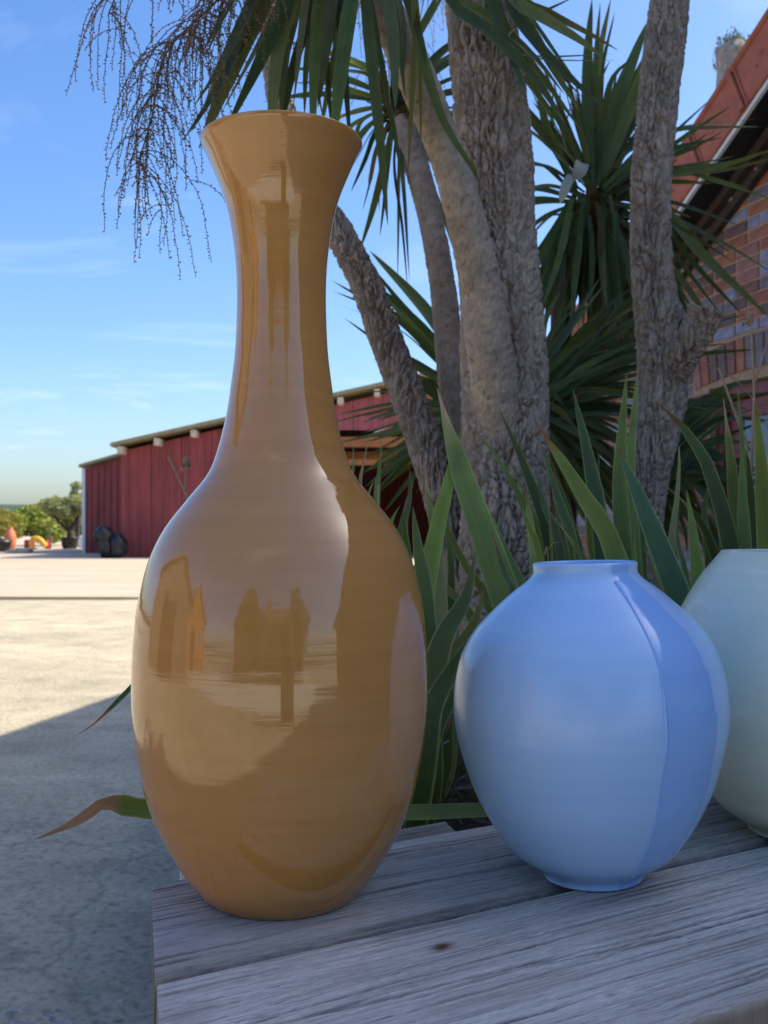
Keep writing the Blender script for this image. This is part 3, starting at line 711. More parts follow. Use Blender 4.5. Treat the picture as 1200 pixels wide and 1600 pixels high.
# ------------------------------------------------------------------ place behind the camera (seen only in the glaze)
def barn(name, label, c, w_, d_, hw, hr, rot, mw, mr, doors):
    t = thing(name, label, 'building', c); Mx = Matrix.Translation(c) @ Matrix.Rotation(rot, 4, 'Z')
    pts = [(-w_ / 2, 0), (w_ / 2, 0), (w_ / 2, hw), (0, hr), (-w_ / 2, hw)]
    V = [Mx @ Vector((x, y, z)) for y in (0, -d_) for x, z in pts]
    MB().add(V, [(0, 1, 2, 3, 4), (9, 8, 7, 6, 5), (0, 5, 6, 1), (1, 6, 7, 2), (4, 9, 5, 0)]).build('wall', mw, t)
    r_ = MB()
    for s in (-1, 1):
        e = Vector((s * (w_ / 2 + .35), 0, hw - .35 * (hr - hw) / (w_ / 2)))
        P = [Mx @ Vector((x, y, z + q)) for q in (.03, .2) for x, y, z in ((0, .35, hr), (e.x, .35, e.z), (e.x, -d_ - .35, e.z), (0, -d_ - .35, hr))]
        r_.add(P, [(0, 1, 2, 3), (7, 6, 5, 4), (0, 4, 5, 1), (1, 5, 6, 2), (2, 6, 7, 3), (3, 7, 4, 0)])
    r_.build('roof', mr, t)
    for x, z, ww, hh, mt in doors:
        dd = MB().box((x - ww / 2, .0, z), (x + ww / 2, .06, z + hh), Mx).build('door' if z < .2 else 'window', M_white if z > .2 else M_timber, t)
        if z > .2: MB().box((x - ww / 2 + .08, .061, z + .08), (x + ww / 2 - .08, .07, z + hh - .08), Mx).build('pane', mt, dd)
    return t
barn('barn', 'dark boarded barn on the left of the yard', (-8.6, 1.2, 0), 7, 9, 3.0, 4.9, R(-90), M_dark, M_darkroof, [(0, 0, 2.4, 2.5, M_timber)])
barn('cottage', 'orange brick gabled cottage across the yard in full sun', (-15, -6.2, 0), 6, 9, 3.6, 6.8, R(-65), M_orbrick, M_darkroof, [(0, 0, 1.0, 2.1, M_timber), (-1.8, 1, 1.0, 1.2, M_glass), (1.8, 1, 1.0, 1.2, M_glass)])
wsh = barn('workshop', 'long low boarded workshop with tiled roof behind the yard trees', (-6.6, -13.4, 0), 6, 11, 3.2, 4.9, R(90), M_dark, M_darkroof, [])
MB().box((-1.5, -13.7, 4.5), (-.8, -13.1, 6.0)).build('chimney', M_orbrick, wsh)
MB().box((-4.2, -10.4, 0), (-2.2, -10.33, 2.3)).build('door', M_timber, wsh)
wn_ = MB().box((.6, -10.4, 1.0), (2.2, -10.33, 2.1)).build('window', M_white, wsh); MB().box((.7, -10.329, 1.1), (2.1, -10.32, 2.0)).build('pane', M_glass, wsh)
gp = thing('stand_in_post', 'added post shape standing in for the person behind the camera', 'post', (.42, -1.9, 0))  # unseen post, added so the glaze reflects a dark upright strip
MB().lathe([(.25, 0), (.24, .5), (.26, 1.0), (.20, 1.25), (.10, 1.36), (.004, 1.40)], 18, (.40, -1.9, 0), (.08, .06, .045)).build('shaft', M_dry, gp, True)
GD = [(.035, .06, .02), (.05, .085, .028), (.03, .05, .018)]
tree('yard_tree', 'dense dark tree standing alone in the yard', (-3.4, -8.2, 0), [([(-3.4, -8.2, 0), (-3.35, -8.2, 1.2), (-3.4, -8.2, 2.6)], .24, .15)],
     [(-3.4, -8.2, 3.2, 1.4), (-4.5, -8.4, 2.6, 1.0), (-2.4, -8.1, 2.8, 1.1), (-3.3, -8.3, 4.2, 1.0)], 6000, .13, GD, 31)
tree('evergreen_tree', 'dark evergreen tree beside the workshop', (3.3, -9.2, 0), [([(3.3, -9.2, 0), (3.3, -9.2, 3), (3.3, -9.2, 6.4)], .2, .03)],
     [(3.3, -9.2, 2.0, 1.3), (2.6, -9.4, 3.0, 1.1), (3.9, -9.2, 3.2, 1.1), (3.3, -9.3, 4.2, 1.1), (3.0, -9.2, 5.0, .7)], 5000, .12, GD, 32)

# ------------------------------------------------------------------ planter: weathered planks, boards, soil
E_ = Vector((.866, .5, 0)).normalized(); N_ = Vector((-E_.y, E_.x, 0)); O_ = Vector((-.186, .8384, 0))
BZ = 0.50
def B(e, n, z=0.0): return O_ + E_ * e + N_ * n + Vector((0, 0, z))
planter = thing('raised_planter', 'weathered grey timber planter edge with wide plank seat carrying the vases', 'planter', B(.9, .1))
def plank(e0, e1, n0, n1, ztop, thick, seed, cracks, knots, tone=1.0, ne=420, nv=230, round_=.007, rf=None, brown_side=True):
    wdt = n1 - n0
    side = 14; arc = 10; rf = rf or round_
    v, zc, top = [], [], []
    for i in range(side): v.append(n0); zc.append(-thick + (thick - rf * .8) * i / side); top.append(0)
    for i in range(arc): a = math.pi / 2 * i / arc; v.append(n0 + rf * (1 - math.cos(a))); zc.append(.8 * rf * (math.sin(a) - 1)); top.append(.5 + .5 * i / arc)
    for i in range(nv): v.append(n0 + rf + (wdt - rf - round_) * i / (nv - 1)); zc.append(0); top.append(1)
    for i in range(1, arc + 1): a = math.pi / 2 * i / arc; v.append(n1 - round_ * (1 - math.sin(a)) if False else n1 - round_ + round_ * math.sin(a)); zc.append(-round_ + round_ * math.cos(a)); top.append(.5)
    for i in range(1, side // 2): v.append(n1); zc.append(-round_ - (thick - round_) * i / (side // 2 - 1)); top.append(0)
    v, zc, top = map(np.array, (v, zc, top)); m_ = len(v)
    u = e0 + (e1 - e0) * np.linspace(0, 1, ne) ** 1.25
    U, Vv = np.meshgrid(u, v, indexing='ij'); Z = np.tile(zc, (ne, 1)); Tp = np.tile(top, (ne, 1))
    # grain flows round knots
    flow = Vv.copy(); kd = np.zeros_like(U); dark = np.zeros_like(U)
    for ku, kv, kr, kc in knots:
        du, dv = (U - ku) / (kr * 3.2), (Vv - kv) / kr
        g_ = np.exp(-(du ** 2 + dv ** 2) * .5); flow = flow - np.sign(dv) * kr * .8 * g_ * np.exp(-np.abs(dv) * .4)
        rr = np.sqrt(((U - ku) / 1.5) ** 2 + (Vv - kv) ** 2); k_ = np.exp(-(rr / (kr * .55)) ** 2); kd = np.minimum(np.maximum(kd, k_ * kc), 1)
    flow = flow + .010 * (fbm(U * 2.2, flow * 9, seed, seed) - .5) + .0025 * (fbm(U * 11, flow * 30, seed, seed + 2) - .5)
    g1 = fbm(U * 4.0, flow * 400, seed, seed + 5, 3); g2 = fbm(U * 12, flow * 760, seed, seed + 9, 2); ring = .5 + .5 * np.sin(flow * 900 + 5 * fbm(U * 1.5, flow * 25, seed, seed + 1))
    broad = fbm(U * 3.2, Vv * 14, seed, seed + 20); blot = fbm(U * 10, Vv * 26, seed, seed + 30)
    H = -.0017 * sstep(.5, .8, g1) - .0009 * sstep(.52, .85, g2) - .0004 * ring + .0016 * (broad - .5)
    H += -.0008 * (fbm(U * 26, flow * 60, seed, seed + 3) > .66)
    for (cu0, cv0, cu1, cv1, wd, dp, ks_) in cracks:
        s = (U - cu0) / (cu1 - cu0); vc = cv0 + (cv1 - cv0) * s + .007 * (fbm(U * 4, U * 0, ks_, ks_) - .5) + .0022 * (fbm(U * 26, U * 0, ks_, ks_ + 1) - .5)
        act = sstep(-.02, .10, s) * (1 - sstep(.82, 1.02, s)); ww = wd * (.45 + 1.1 * fbm(U * 9, U * 0, ks_, ks_ + 3))
        c_ = np.exp(-((Vv - vc) / ww) ** 2) * act; H -= dp * c_; dark = np.maximum(dark, .9 * c_)
    Z = Z + H * Tp
    Vn = Vv + np.where(Tp < 1, (g1 - .5) * .0016 * (1 if True else 0), 0)
    # ends are slightly ragged
    Un = U + (np.linspace(0, 1, ne)[:, None] < 1e-9) * 0.002 * (fbm(Vv * 300, Z * 200, seed, 7) - .5) + .3 * Vv
    base = np.array((.57, .52, .445)); pale = np.array((.71, .655, .57)); drk = np.array((.10, .09, .08)); brn = np.array((.115, .060, .032)); tan = np.array((.27, .20, .145))
    t1 = sstep(.3, .7, broad)[..., None]; c = base * (1 - t1) + pale * t1
    c = c * (1 - .50 * sstep(.48, .78, g1) - .30 * sstep(.52, .8, g2))[..., None] * (.86 + .28 * blot)[..., None]
    c = c * (1 - dark[..., None]) + drk * dark[..., None]; c = c * (1 - kd[..., None]) + brn * kd[..., None]
    sd = (1 - Tp)[..., None] * (.8 if brown_side else .3); c = c * (1 - sd) + tan * (.7 + .6 * g1[..., None]) * sd
    c = c * tone
    P = np.stack([O_.x + E_.x * Un + N_.x * Vn, O_.y + E_.y * Un + N_.y * Vn, ztop + Z], -1).reshape(-1, 3)
    f = [q[::-1] for q in grid_faces(ne, m_)]; f.append(tuple(range(m_))); f.append(tuple(range((ne - 1) * m_, ne * m_))[::-1])
    uv = np.stack([U.ravel(), flow.ravel()], -1)
    return obj('plank', mesh('plank', P, f, True, c.reshape(-1, 3), uv, [M_wood]), planter)
plank(0, 1.95, -.272, -.016, BZ - .003, .10, 3,
      [(.09, -.127, .84, -.158, .0023, .011, 5), (.23, -.139, .45, -.146, .0009, .003, 6), (-.05, -.105, .30, -.122, .0010, .004, 12), (.33, -.150, 1.4, -.172, .0017, .008, 8), (.0, -.040, .12, -.043, .0008, .003, 14), (.5, -.06, .8, -.066, .0006, .002, 15)],
      [(.253, -.071, .012, 1.3), (.021, -.080, .030, .35), (.36, -.215, .006, .7), (.9, -.05, .012, .6)], 1.0, 460, 280)
plank(-.002, 2.0, .004, .203, BZ, .10, 21,
      [(-.02, .132, .085, .137, .0011, .005, 31), (-.02, .113, .07, .116, .0008, .004, 33), (-.02, .085, .16, .082, .0008, .003, 34), (.4, .15, 1.1, .155, .0007, .003, 35), (-.02, .055, .06, .056, .0006, .003, 37)],
      [(.62, .12, .012, .5), (1.3, .06, .014, .7)], .88, 420, 230, .007, .018)
plank(.04, .375, .210, .262, BZ - .006, .09, 41, [(.15, .235, .37, .237, .0008, .004, 42)], [], .52, 160, 80)
dm = MB(); dr = random.Random(4); xs_ = np.linspace(.004, 1.9, 260); V = []
for e in xs_:
    zz0 = BZ - .016 + .004 * float(fbm(np.array(e * 40), np.array(1.0), 0, 6)); V += [tuple(B(e, -.030, zz0 - .004)), tuple(B(e, -.006, zz0)), tuple(B(e, .012, zz0 - .003))]
dm.add(V, grid_faces(260, 3), (.035, .028, .022)); tag(dm.build('gap_shade_strip', M_dry, planter, True), kind='stuff')  # dark strip laid in the plank gap, its colour standing in for shade
for e, n in ((.105, -.215), (.15, .05), (.17, .155), (1.02, -.06), (1.05, -.20), (1.06, .06), (1.09, .15)):
    sc_ = MB().lathe([(0, .0006), (.0018, .0006), (.002, .0012), (.0042, .0008), (.0046, -.002)], 14, B(e, n, BZ - (.0035 if n < 0 else .0008)), (.09, .06, .045)); sc_.build('screw_head', M_dry, planter, True)
# boards below, the left end cut on the skew like the planks
BM = Matrix(((E_.x, N_.x, 0, O_.x), (E_.y, N_.y, 0, O_.y), (0, 0, 1, 0), (0, 0, 0, 1)))
for z0, z1 in ((.27, .398), (.135, .265), (.0, .130)):
    MB().box((-.045, -.245, z0), (1.85, -.205, z1), BM, (.17, .13, .10), .004).build('board', M_dry, planter)
    m_ = MB().box((.02, -.20, z0), (.06, .18, z1), None, (.15, .115, .09), .004)
    m_.V = [np.array([BM @ Vector((p[0] + .3 * p[1], p[1], p[2])) for p in v]) for v in m_.V]; m_.build('board', M_dry, planter)
for e, n in ((.02, -.2), (.13, .14), (.95, -.2), (1.75, -.2)):
    MB().box((e, n, 0), (e + .06, n + .06, .395), BM, (.13, .10, .08), .004).build('post', M_dry, planter)
# left side boards of the bed, running back behind the tall vase
SA, SB = Vector((-.195, 1.10, 0)), Vector((-.44, 2.85, 0))
d_ = (SB - SA).normalized(); q_ = Vector((-d_.y, d_.x, 0)); SMx = Matrix(((d_.x, q_.x, 0, SA.x), (d_.y, q_.y, 0, SA.y), (0, 0, 1, 0), (0, 0, 0, 1)))
for z0, z1 in ((.0, .130), (.135, .265), (.27, .385)):
    MB().box((0, 0, z0), ((SB - SA).length, .035, z1), SMx, (.14, .11, .085), .004).build('board', M_dry, planter)
# iron nail rust stain knot and staple are in the plank; white stake at the back corner
st = MB(); sp = W(286.5, 1352, 1.12)
st.box((sp.x - .004, sp.y, .0), (sp.x + .0035, sp.y + .02, sp.z), None, None, .001)
tag(st.build('marker_stake', M_white, None, False, (sp.x, sp.y, 0)), 'thin white stake poking up behind the plank corner by the amber vase', 'stake')
# soil
ys = np.linspace(1.05, 4.1, 70); us = np.linspace(0, 1, 80); V = []
for y in ys:
    x0 = -.195 - (min(y, 2.85) - 1.10) * .14 + .012
    for u in us:
        x = x0 + (3.0 - x0) * u
        front = (B(.5, .245) + E_ * ((x - B(.5, .245).x) / E_.x)).y
        yy = max(y, front)
        zz_ = .40 + .05 * sstep(1.7, 2.5, yy) + .030 * (float(fbm(np.array(x * 10), np.array(yy * 9), 0, 2)) - .5) + .018 * (float(fbm(np.array(x * 45), np.array(yy * 40), 0, 3)) - .5)
        if y > 3.7: zz_ -= (y - 3.7) * 1.3
        V.append((x, yy, zz_))
tag(obj('soil', mesh('soil', V, [f[::-1] for f in grid_faces(70, 80)], True, None, None, [M_soil])), kind='structure')

# ------------------------------------------------------------------ vases
def lathe_vase(name, label, axpx, D, zfoot, rows, mt, ns=160, wall_t=.007, tilt=0.0, extra=None):
    prof = []
    for py, hw in rows:
        r_ = D * hw / math.sqrt(F * F + hw * hw); Ds = D - r_ * r_ / D; prof.append((r_, CH - (py - HZ) / F * Ds))
    zt = prof[0][1]; prof = [(r_, z_ - zfoot) for r_, z_ in prof][::-1]
    prof[0] = (prof[0][0], 0.0)
    outer = crom(prof, 150)
    inner = [(max(r_ - wall_t, .004), z_) for r_, z_ in outer[::-1]]
    lip = [(outer[-1][0] - wall_t * .12, outer[-1][1] + wall_t * .35), (outer[-1][0] - wall_t * .5, outer[-1][1] + wall_t * .5), (outer[-1][0] - wall_t * .88, outer[-1][1] + wall_t * .35)]
    inner = [p for p in inner if p[1] > .012]
    full = [(0, .004), (outer[0][0] * .8, .004), (outer[0][0] * .86, 0.0005), (outer[0][0] * .97, 0)] + [tuple(p) for p in outer[1:]] + lip + inner + [(0, .012)]
    th = np.linspace(0, 2 * np.pi, ns, endpoint=False)
    V = []
    for r_, z_ in full:
        for t in th: V.append((r_ * math.cos(t), r_ * math.sin(t), z_))
    V = np.array(V)
    f = grid_faces(len(full), ns, True)
    me_mats = [mt] if extra is None else [mt, extra[0]]
    fm = None
    if extra is not None:
        fm = []
        for q in f:
            c = V[list(q)].mean(0); a = math.degrees(math.atan2(c[1], c[0])); fm.append(1 if extra[1](a, c[2]) and q[0] // ns < 4 + len(outer) + 1 else 0)
    me = mesh(name, V, f, True, None, None, me_mats, fm)
    loc = Vector(((axpx - 600) / F * D, D, zfoot))
    o = obj(name, me, None, basis=Matrix.Translation(loc) @ Matrix.Rotation(tilt, 4, 'Y'))
    tag(o, label, 'vase'); return o, outer, loc
amber_rows = [(221, 126.5), (230, 121.8), (243, 115.8), (260, 108.5), (300, 92.5), (340, 81.5), (400, 72.5), (450, 69.5), (500, 70), (550, 72.5), (600, 78.5), (650, 86), (700, 98), (740, 113.5), (780, 145),
              (820, 176.5), (860, 198.5), (900, 212), (950, 223), (1000, 228), (1050, 230.5), (1100, 230.5), (1150, 226.5), (1200, 218.5), (1250, 206.5), (1300, 186), (1350, 156.5), (1380, 133), (1396, 117), (1401, 114), (1406, 115)]
amber, _, amber_loc = lathe_vase('tall_vase', 'tall glossy amber vase with narrow neck and flared rim', 440, 1.0157, BZ, amber_rows, M_amber, 200, .0035)
blue_rows = [(882, 81), (890, 80), (897, 82), (906, 90), (925, 115), (950, 143), (975, 168), (1000, 186), (1025, 198), (1050, 205), (1075, 209.5), (1100, 211.5), (1125, 211), (1150, 207.5), (1200, 195), (1250, 176), (1300, 147), (1330, 122), (1346, 98), (1354, 82), (1360, 77), (1368, 77), (1376, 80)]
SEAM = -71.5
def panel(a, z):
    return SEAM < a < SEAM + 27 + 3.5 * math.sin(z * 11 + .6)
blue, bo, blue_loc = lathe_vase('round_vase', 'round pale blue vase with a darker blue glaze panel', 926, 1.0762, BZ, blue_rows, M_blue, 240, .006, R(-1.5), (M_bluep, panel))
# raised glaze seam down the blue vase, a part of it
P = []
for i in range(6, len(bo) - 6, 2):
    r_, z_ = bo[i]; a = R(SEAM + .35 * math.sin(z_ * 37) + .25 * math.sin(z_ * 90)); P.append(((r_ + .0002) * math.cos(a), (r_ + .0002) * math.sin(a), z_))
rad = [.0011 + .0008 * max(0, math.sin(i * .21)) for i in range(len(P))]
Vt, ft = tube(P, rad, 8); se = bpy.data.objects.new('glaze_seam', mesh('glaze_seam', Vt, ft, True, None, None, [M_bluep])); link(se, blue, basis=WM[blue.name].copy())
green_rows = [(864, 131), (870, 136), (876, 141), (907, 165), (955, 192), (1000, 207), (1060, 215), (1120, 211), (1180, 193), (1241, 152), (1261, 136), (1274, 120), (1287, 98), (1293, 91), (1298, 90), (1306, 93)]
green, _, green_loc = lathe_vase('round_vase', 'pale celadon green round vase cut by the right edge', 1262, 1.237, BZ - .002, green_rows, M_green, 160, .006)

# ------------------------------------------------------------------ plants
def blade(name, pts, width, parent, mt, kind='palm', face=None, twist=0.0, fold=.18, c=(.04, .075, .03), tip=0.0, tipc=(.30, .20, .11), n=16, seed=0, edge=None, raw=False):
    """sword leaf through 3D points; width in metres; face = direction the flat side looks"""
    r_ = random.Random(seed); P = crom([tuple(p) for p in pts], n); s = np.linspace(0, 1, n)
    T = np.gradient(P, axis=0); T /= np.linalg.norm(T, axis=1)[:, None]
    if face is None: face = Vector((r_.uniform(-.8, .8), -1, r_.uniform(-.2, .7)))
    Fd = np.array(face, float); Fd /= np.linalg.norm(Fd)
    Wd = np.cross(T, Fd); Wd /= (np.linalg.norm(Wd, axis=1)[:, None] + 1e-9); Nn = np.cross(Wd, T)
    tw = twist * (s - .3); Wt = np.cos(tw)[:, None] * Wd + np.sin(tw)[:, None] * Nn; Nt = np.cross(Wt, T)
    if kind == 'palm': wp = np.interp(s, [0, .12, .4, .65, .85, .95, 1], [.55, .72, 1, .86, .5, .24, .03])
    elif kind == 'withered': wp = np.interp(s, [0, .3, .74, .80, .84, .9, .95, 1], [.85, 1, .9, .95, 1.25, 1.05, .55, .05]) * (1 + .12 * np.sin(s * 90) * (s > .78))
    else: wp = np.interp(s, [0, .3, .6, .8, .92, 1], [.85, 1, .92, .66, .34, .03])
    w_ = width * .5 * wp
    xs_ = np.array([-1, -.84, 0, .84, 1.0]); V, C, UV = [], [], []
    c = np.array(c) * r_.uniform(.82, 1.2) * np.array((r_.uniform(.9, 1.12), 1, r_.uniform(.85, 1.15)))
    ed = np.array(edge) if edge is not None else c * 1.25
    for i in range(n):
        shr = 1.0
        tb = 0.0
        if tip > 0: tb = float(sstep(1 - tip, 1 - tip + .035, s[i])); shr = 1 - .45 * tb
        for x in xs_:
            V.append(P[i] + Wt[i] * x * w_[i] * shr + Nt[i] * fold * w_[i] * (abs(x) ** 1.3) * shr)
            cc = ed if abs(x) > .9 else c * (.92 if abs(x) < .1 else 1.0)
            yel = 1 + .25 * s[i]; cc = cc * np.array((yel, 1 + .12 * s[i], 1))
            if tb > 0:
                jag = sstep(.2, .8, tb + .35 * (float(vn(x * 3 + seed, s[i] * 30)) - .5)); cc = cc * (1 - jag) + np.array(tipc) * (.75 + .5 * float(vn(x * 5, s[i] * 40, seed))) * jag
            C.append(cc); UV.append(((x + 1) / 2, s[i]))
    V = np.array(V); f = grid_faces(n, 5)
    if raw: return V, f, np.array(C), np.array(UV)
    base = Vector(V[2]); me = mesh(name, V - np.array(base), f, True, np.array(C), np.array(UV), [mt])
    return obj(name, me, parent, base)

# ---- trunks
def trunk(name, ctrl, parent, bark='plate', nv=150, step=.0042, seed=1, tint=(.20, .175, .155), cap=False):
    """ctrl: (point, radius)"""
    cp = np.array([list(p) + [r_ * RS] for p, r_ in ctrl]); L = np.linalg.norm(np.diff(cp[:, :3], axis=0), axis=1).sum(); n_ = int(L / (step * .9))
    S = crom(cp, n_); P, rad = S[:, :3], S[:, 3]; T, A, Bv = frames(P)
    th = np.linspace(0, 2 * np.pi, nv, endpoint=False)
    dirs = np.cos(th)[None, :, None] * A[:, None] + np.sin(th)[None, :, None] * Bv[:, None]
    Q = P[:, None] + dirs * rad[:, None, None]; along = np.linspace(0, L, n_)[:, None] + th[None] * 0
    X, Y, Zc = Q[..., 0] / RS, Q[..., 1] / RS, along / RS
    rr = np.broadcast_to(rad[:, None], X.shape)
    big = fbm(X * 7, Y * 7, Zc * 4, seed) - .5
    if bark == 'plate':
        wx = fbm(X * 24, Y * 24, Zc * 12, seed + 1, 3) - .5
        rv = 1 - np.abs(2 * vn(X * 62 + wx * 4, Y * 62 + wx * 4, Zc * 10 + wx * 3, seed + 4) - 1)
        rv2 = 1 - np.abs(2 * vn(X * 105 - wx * 5, Y * 105 - wx * 5, Zc * 20 + wx * 5, seed + 5) - 1)
        rh = 1 - np.abs(2 * vn(X * 22 + wx * 3, Y * 22 + wx * 3, Zc * 58 + wx * 9, seed + 6) - 1)
        fine = fbm(X * 120, Y * 120, Zc * 70, seed + 2, 3) - .5; lump = fbm(X * 40, Y * 40, Zc * 22, seed + 8) - .5
        H = -.0150 * sstep(.80, .95, rv) - .0090 * sstep(.82, .96, rv2) - .0100 * sstep(.86, .97, rh) + .007 * fine + .008 * lump + .016 * big * np.minimum(rr / .1, 1)
        tone = (.62 + .55 * fbm(X * 60, Y * 60, Zc * 30, seed + 3)) * (.75 + .5 * fbm(X * 9, Y * 9, Zc * 7, seed + 12))
    else:
        wr = fbm(X * 22, Y * 22, Zc * 130, seed + 1, 3); ringw = np.sin(Zc * 330 + 6 * fbm(X * 12, Y * 12, Zc * 9, seed + 4))
        f1, f2 = worley(X * 70, Y * 70, Zc * 70, seed); crack = 1 - sstep(.02, .25, f2 - f1)
        H = .0046 * (wr - .5) + .0003 * ringw - .0030 * crack + .010 * big
        pit = sstep(.74, .82, fbm(X * 60, Y * 60, Zc * 60, seed + 6, 2)); H -= .003 * pit
        tone = (.55 + .7 * fbm(X * 40, Y * 40, Zc * 60, seed + 3)) * (.7 + .6 * fbm(X * 8, Y * 8, Zc * 6, seed + 12)) * (1 - .35 * pit)
    V = (Q + dirs * H[..., None] * RS).reshape(-1, 3)
    warm = fbm(X * 5, Y * 5, Zc * 3, seed + 11)[..., None]
    C = (np.array(tint) * tone[..., None] * (np.array((1.05, 1.0, .93)) * warm + np.array((.96, 1.0, 1.06)) * (1 - warm))).reshape(-1, 3)
    f = grid_faces(n_, nv, True)
    if cap: f.append(tuple(range((n_ - 1) * nv, n_ * nv)))
    base = Vector(P[0]); return obj(name, mesh(name, V - np.array(base), f, True, C, None, [M_bark]), parent, base)
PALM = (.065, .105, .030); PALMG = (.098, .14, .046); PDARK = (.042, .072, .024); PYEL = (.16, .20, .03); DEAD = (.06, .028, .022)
def crown_core(parent, c, r_, h, seed, name='crown'):
    mb = MB(); rr = random.Random(seed); r_ *= RS; h *= RS
    for k in range(46):
        a = rr.uniform(0, 6.28); z0 = rr.uniform(-h, h * .3); d = Vector((math.cos(a), math.sin(a), 0)); b0 = Vector(c) + Vector((0, 0, z0)) + d * r_ * .5
        tipp = b0 + d * r_ * rr.uniform(.8, 1.8) + Vector((0, 0, rr.uniform(-.5, .9) * h)); wv = Vector((-d.y, d.x, 0)) * r_ * rr.uniform(.3, .5)
        cc = rr.choice([(.07, .04, .025), (.10, .065, .035), (.05, .06, .025), (.085, .08, .03)])
        mb.add([b0 - wv, b0 + wv, tipp + wv * .3, tipp - wv * .3], [(0, 1, 2, 3)], cc)
    mb.lathe([(r_ * .5, -h * 1.1), (r_ * .7, -h * .4), (r_ * .6, h * .2), (r_ * .2, h * .5), (.002, h * .6)], 12, c, (.06, .045, .028))
    return mb.build(name, M_dry, parent, False, c, False)
def traced(crown, rows, depth, mt=M_palm, seed0=0, kind='palm', wmul=1.0, c=PALM, twin=True):
    k = 0
    for row in rows:
        pts, wpx = row[0], row[1]; opt = row[2] if len(row) > 2 else {}
        rr = random.Random(seed0 + k); d0 = opt.get('d', depth); dd = opt.get('dd', rr.uniform(-.12, .12)); m_ = len(pts)
        P = [W(x, y, (d0 + dd * i / (m_ - 1)) * DS) for i, (x, y) in enumerate(pts)]
        blade('leaf', P, wpx * d0 * DS / F * wmul * .98, crown, mt, kind, opt.get('face'), opt.get('tw', rr.uniform(-.7, .7)), opt.get('fold', .22), opt.get('c', c), opt.get('tip', rr.choice([0, 0, .05])), opt.get('tipc', (.24, .15, .07)), 16, seed0 + k, opt.get('edge'))
        if twin and wpx > 5:                      # a slimmer neighbour just behind it
            jx, jy, sc = rr.choice([-1, 1]) * rr.uniform(14, 34), rr.uniform(-22, 18), rr.uniform(.86, 1.0)
            Q = [W(pts[0][0] + (x - pts[0][0]) * sc + jx * (i / (m_ - 1)) ** 1.3, pts[0][1] + (y - pts[0][1]) * sc + jy * (i / (m_ - 1)), (d0 + .07 + (dd + .05) * i / (m_ - 1)) * DS) for i, (x, y) in enumerate(pts)]
            blade('leaf', Q, wpx * d0 * DS / F * rr.uniform(.5, .8), crown, mt, kind, None, rr.uniform(-.9, .9), .3, rr.choice([PDARK, PALM, PALMG, (.10, .125, .03)]), rr.choice([0, 0, .07]), (.22, .14, .07), 14, seed0 + k + 5000)
        k += 1
def rosette(crown, c, n, L, wd, el, seed, droop=.5, az=None, cols=(PALM, PALMG, PDARK), keep=None):
    r_ = random.Random(seed)
    for k in range(n):
        for _try in range(30):
            a = r_.uniform(0, 2 * math.pi) if az is None else r_.uniform(*az); e = R(r_.uniform(*el)); l_ = L * RS * r_.uniform(.75, 1.1)
            d = Vector((math.cos(a) * math.cos(e), math.sin(a) * math.cos(e), math.sin(e))); dr = droop * r_.uniform(.4, 1.3) * (1 - abs(math.sin(e)) * .7)
            P = [Vector(c) + d * l_ * s - Vector((0, 0, dr * l_ * s * s * .8)) for s in (.04, .3, .6, .85, 1)]
            if keep is None or keep(P): break
        else: continue
        up = Vector((-math.sin(e) * math.cos(a), -math.sin(e) * math.sin(a), math.cos(e)))
        blade('leaf', P, wd * RS * r_.uniform(.8, 1.15), crown, M_palm, 'palm', up + Vector((r_.uniform(-.3, .3), r_.uniform(-.3, .3), 0)), r_.uniform(-.5, .5), .25, cols[r_.randrange(len(cols))], r_.choice([0, 0, 0, .08]), (.22, .14, .07), 12, seed * 100 + k)
def topx(p): return (600 + F * p.x / p.y, HZ - F * (p.z - CH) / p.y) if p.y > .2 else (0, -999)
def above(P): return all(topx(p)[1] < -12 for p in P if p.y > .25 and -40 < topx(p)[0] < 1240) and all(p.y > .75 for p in P)
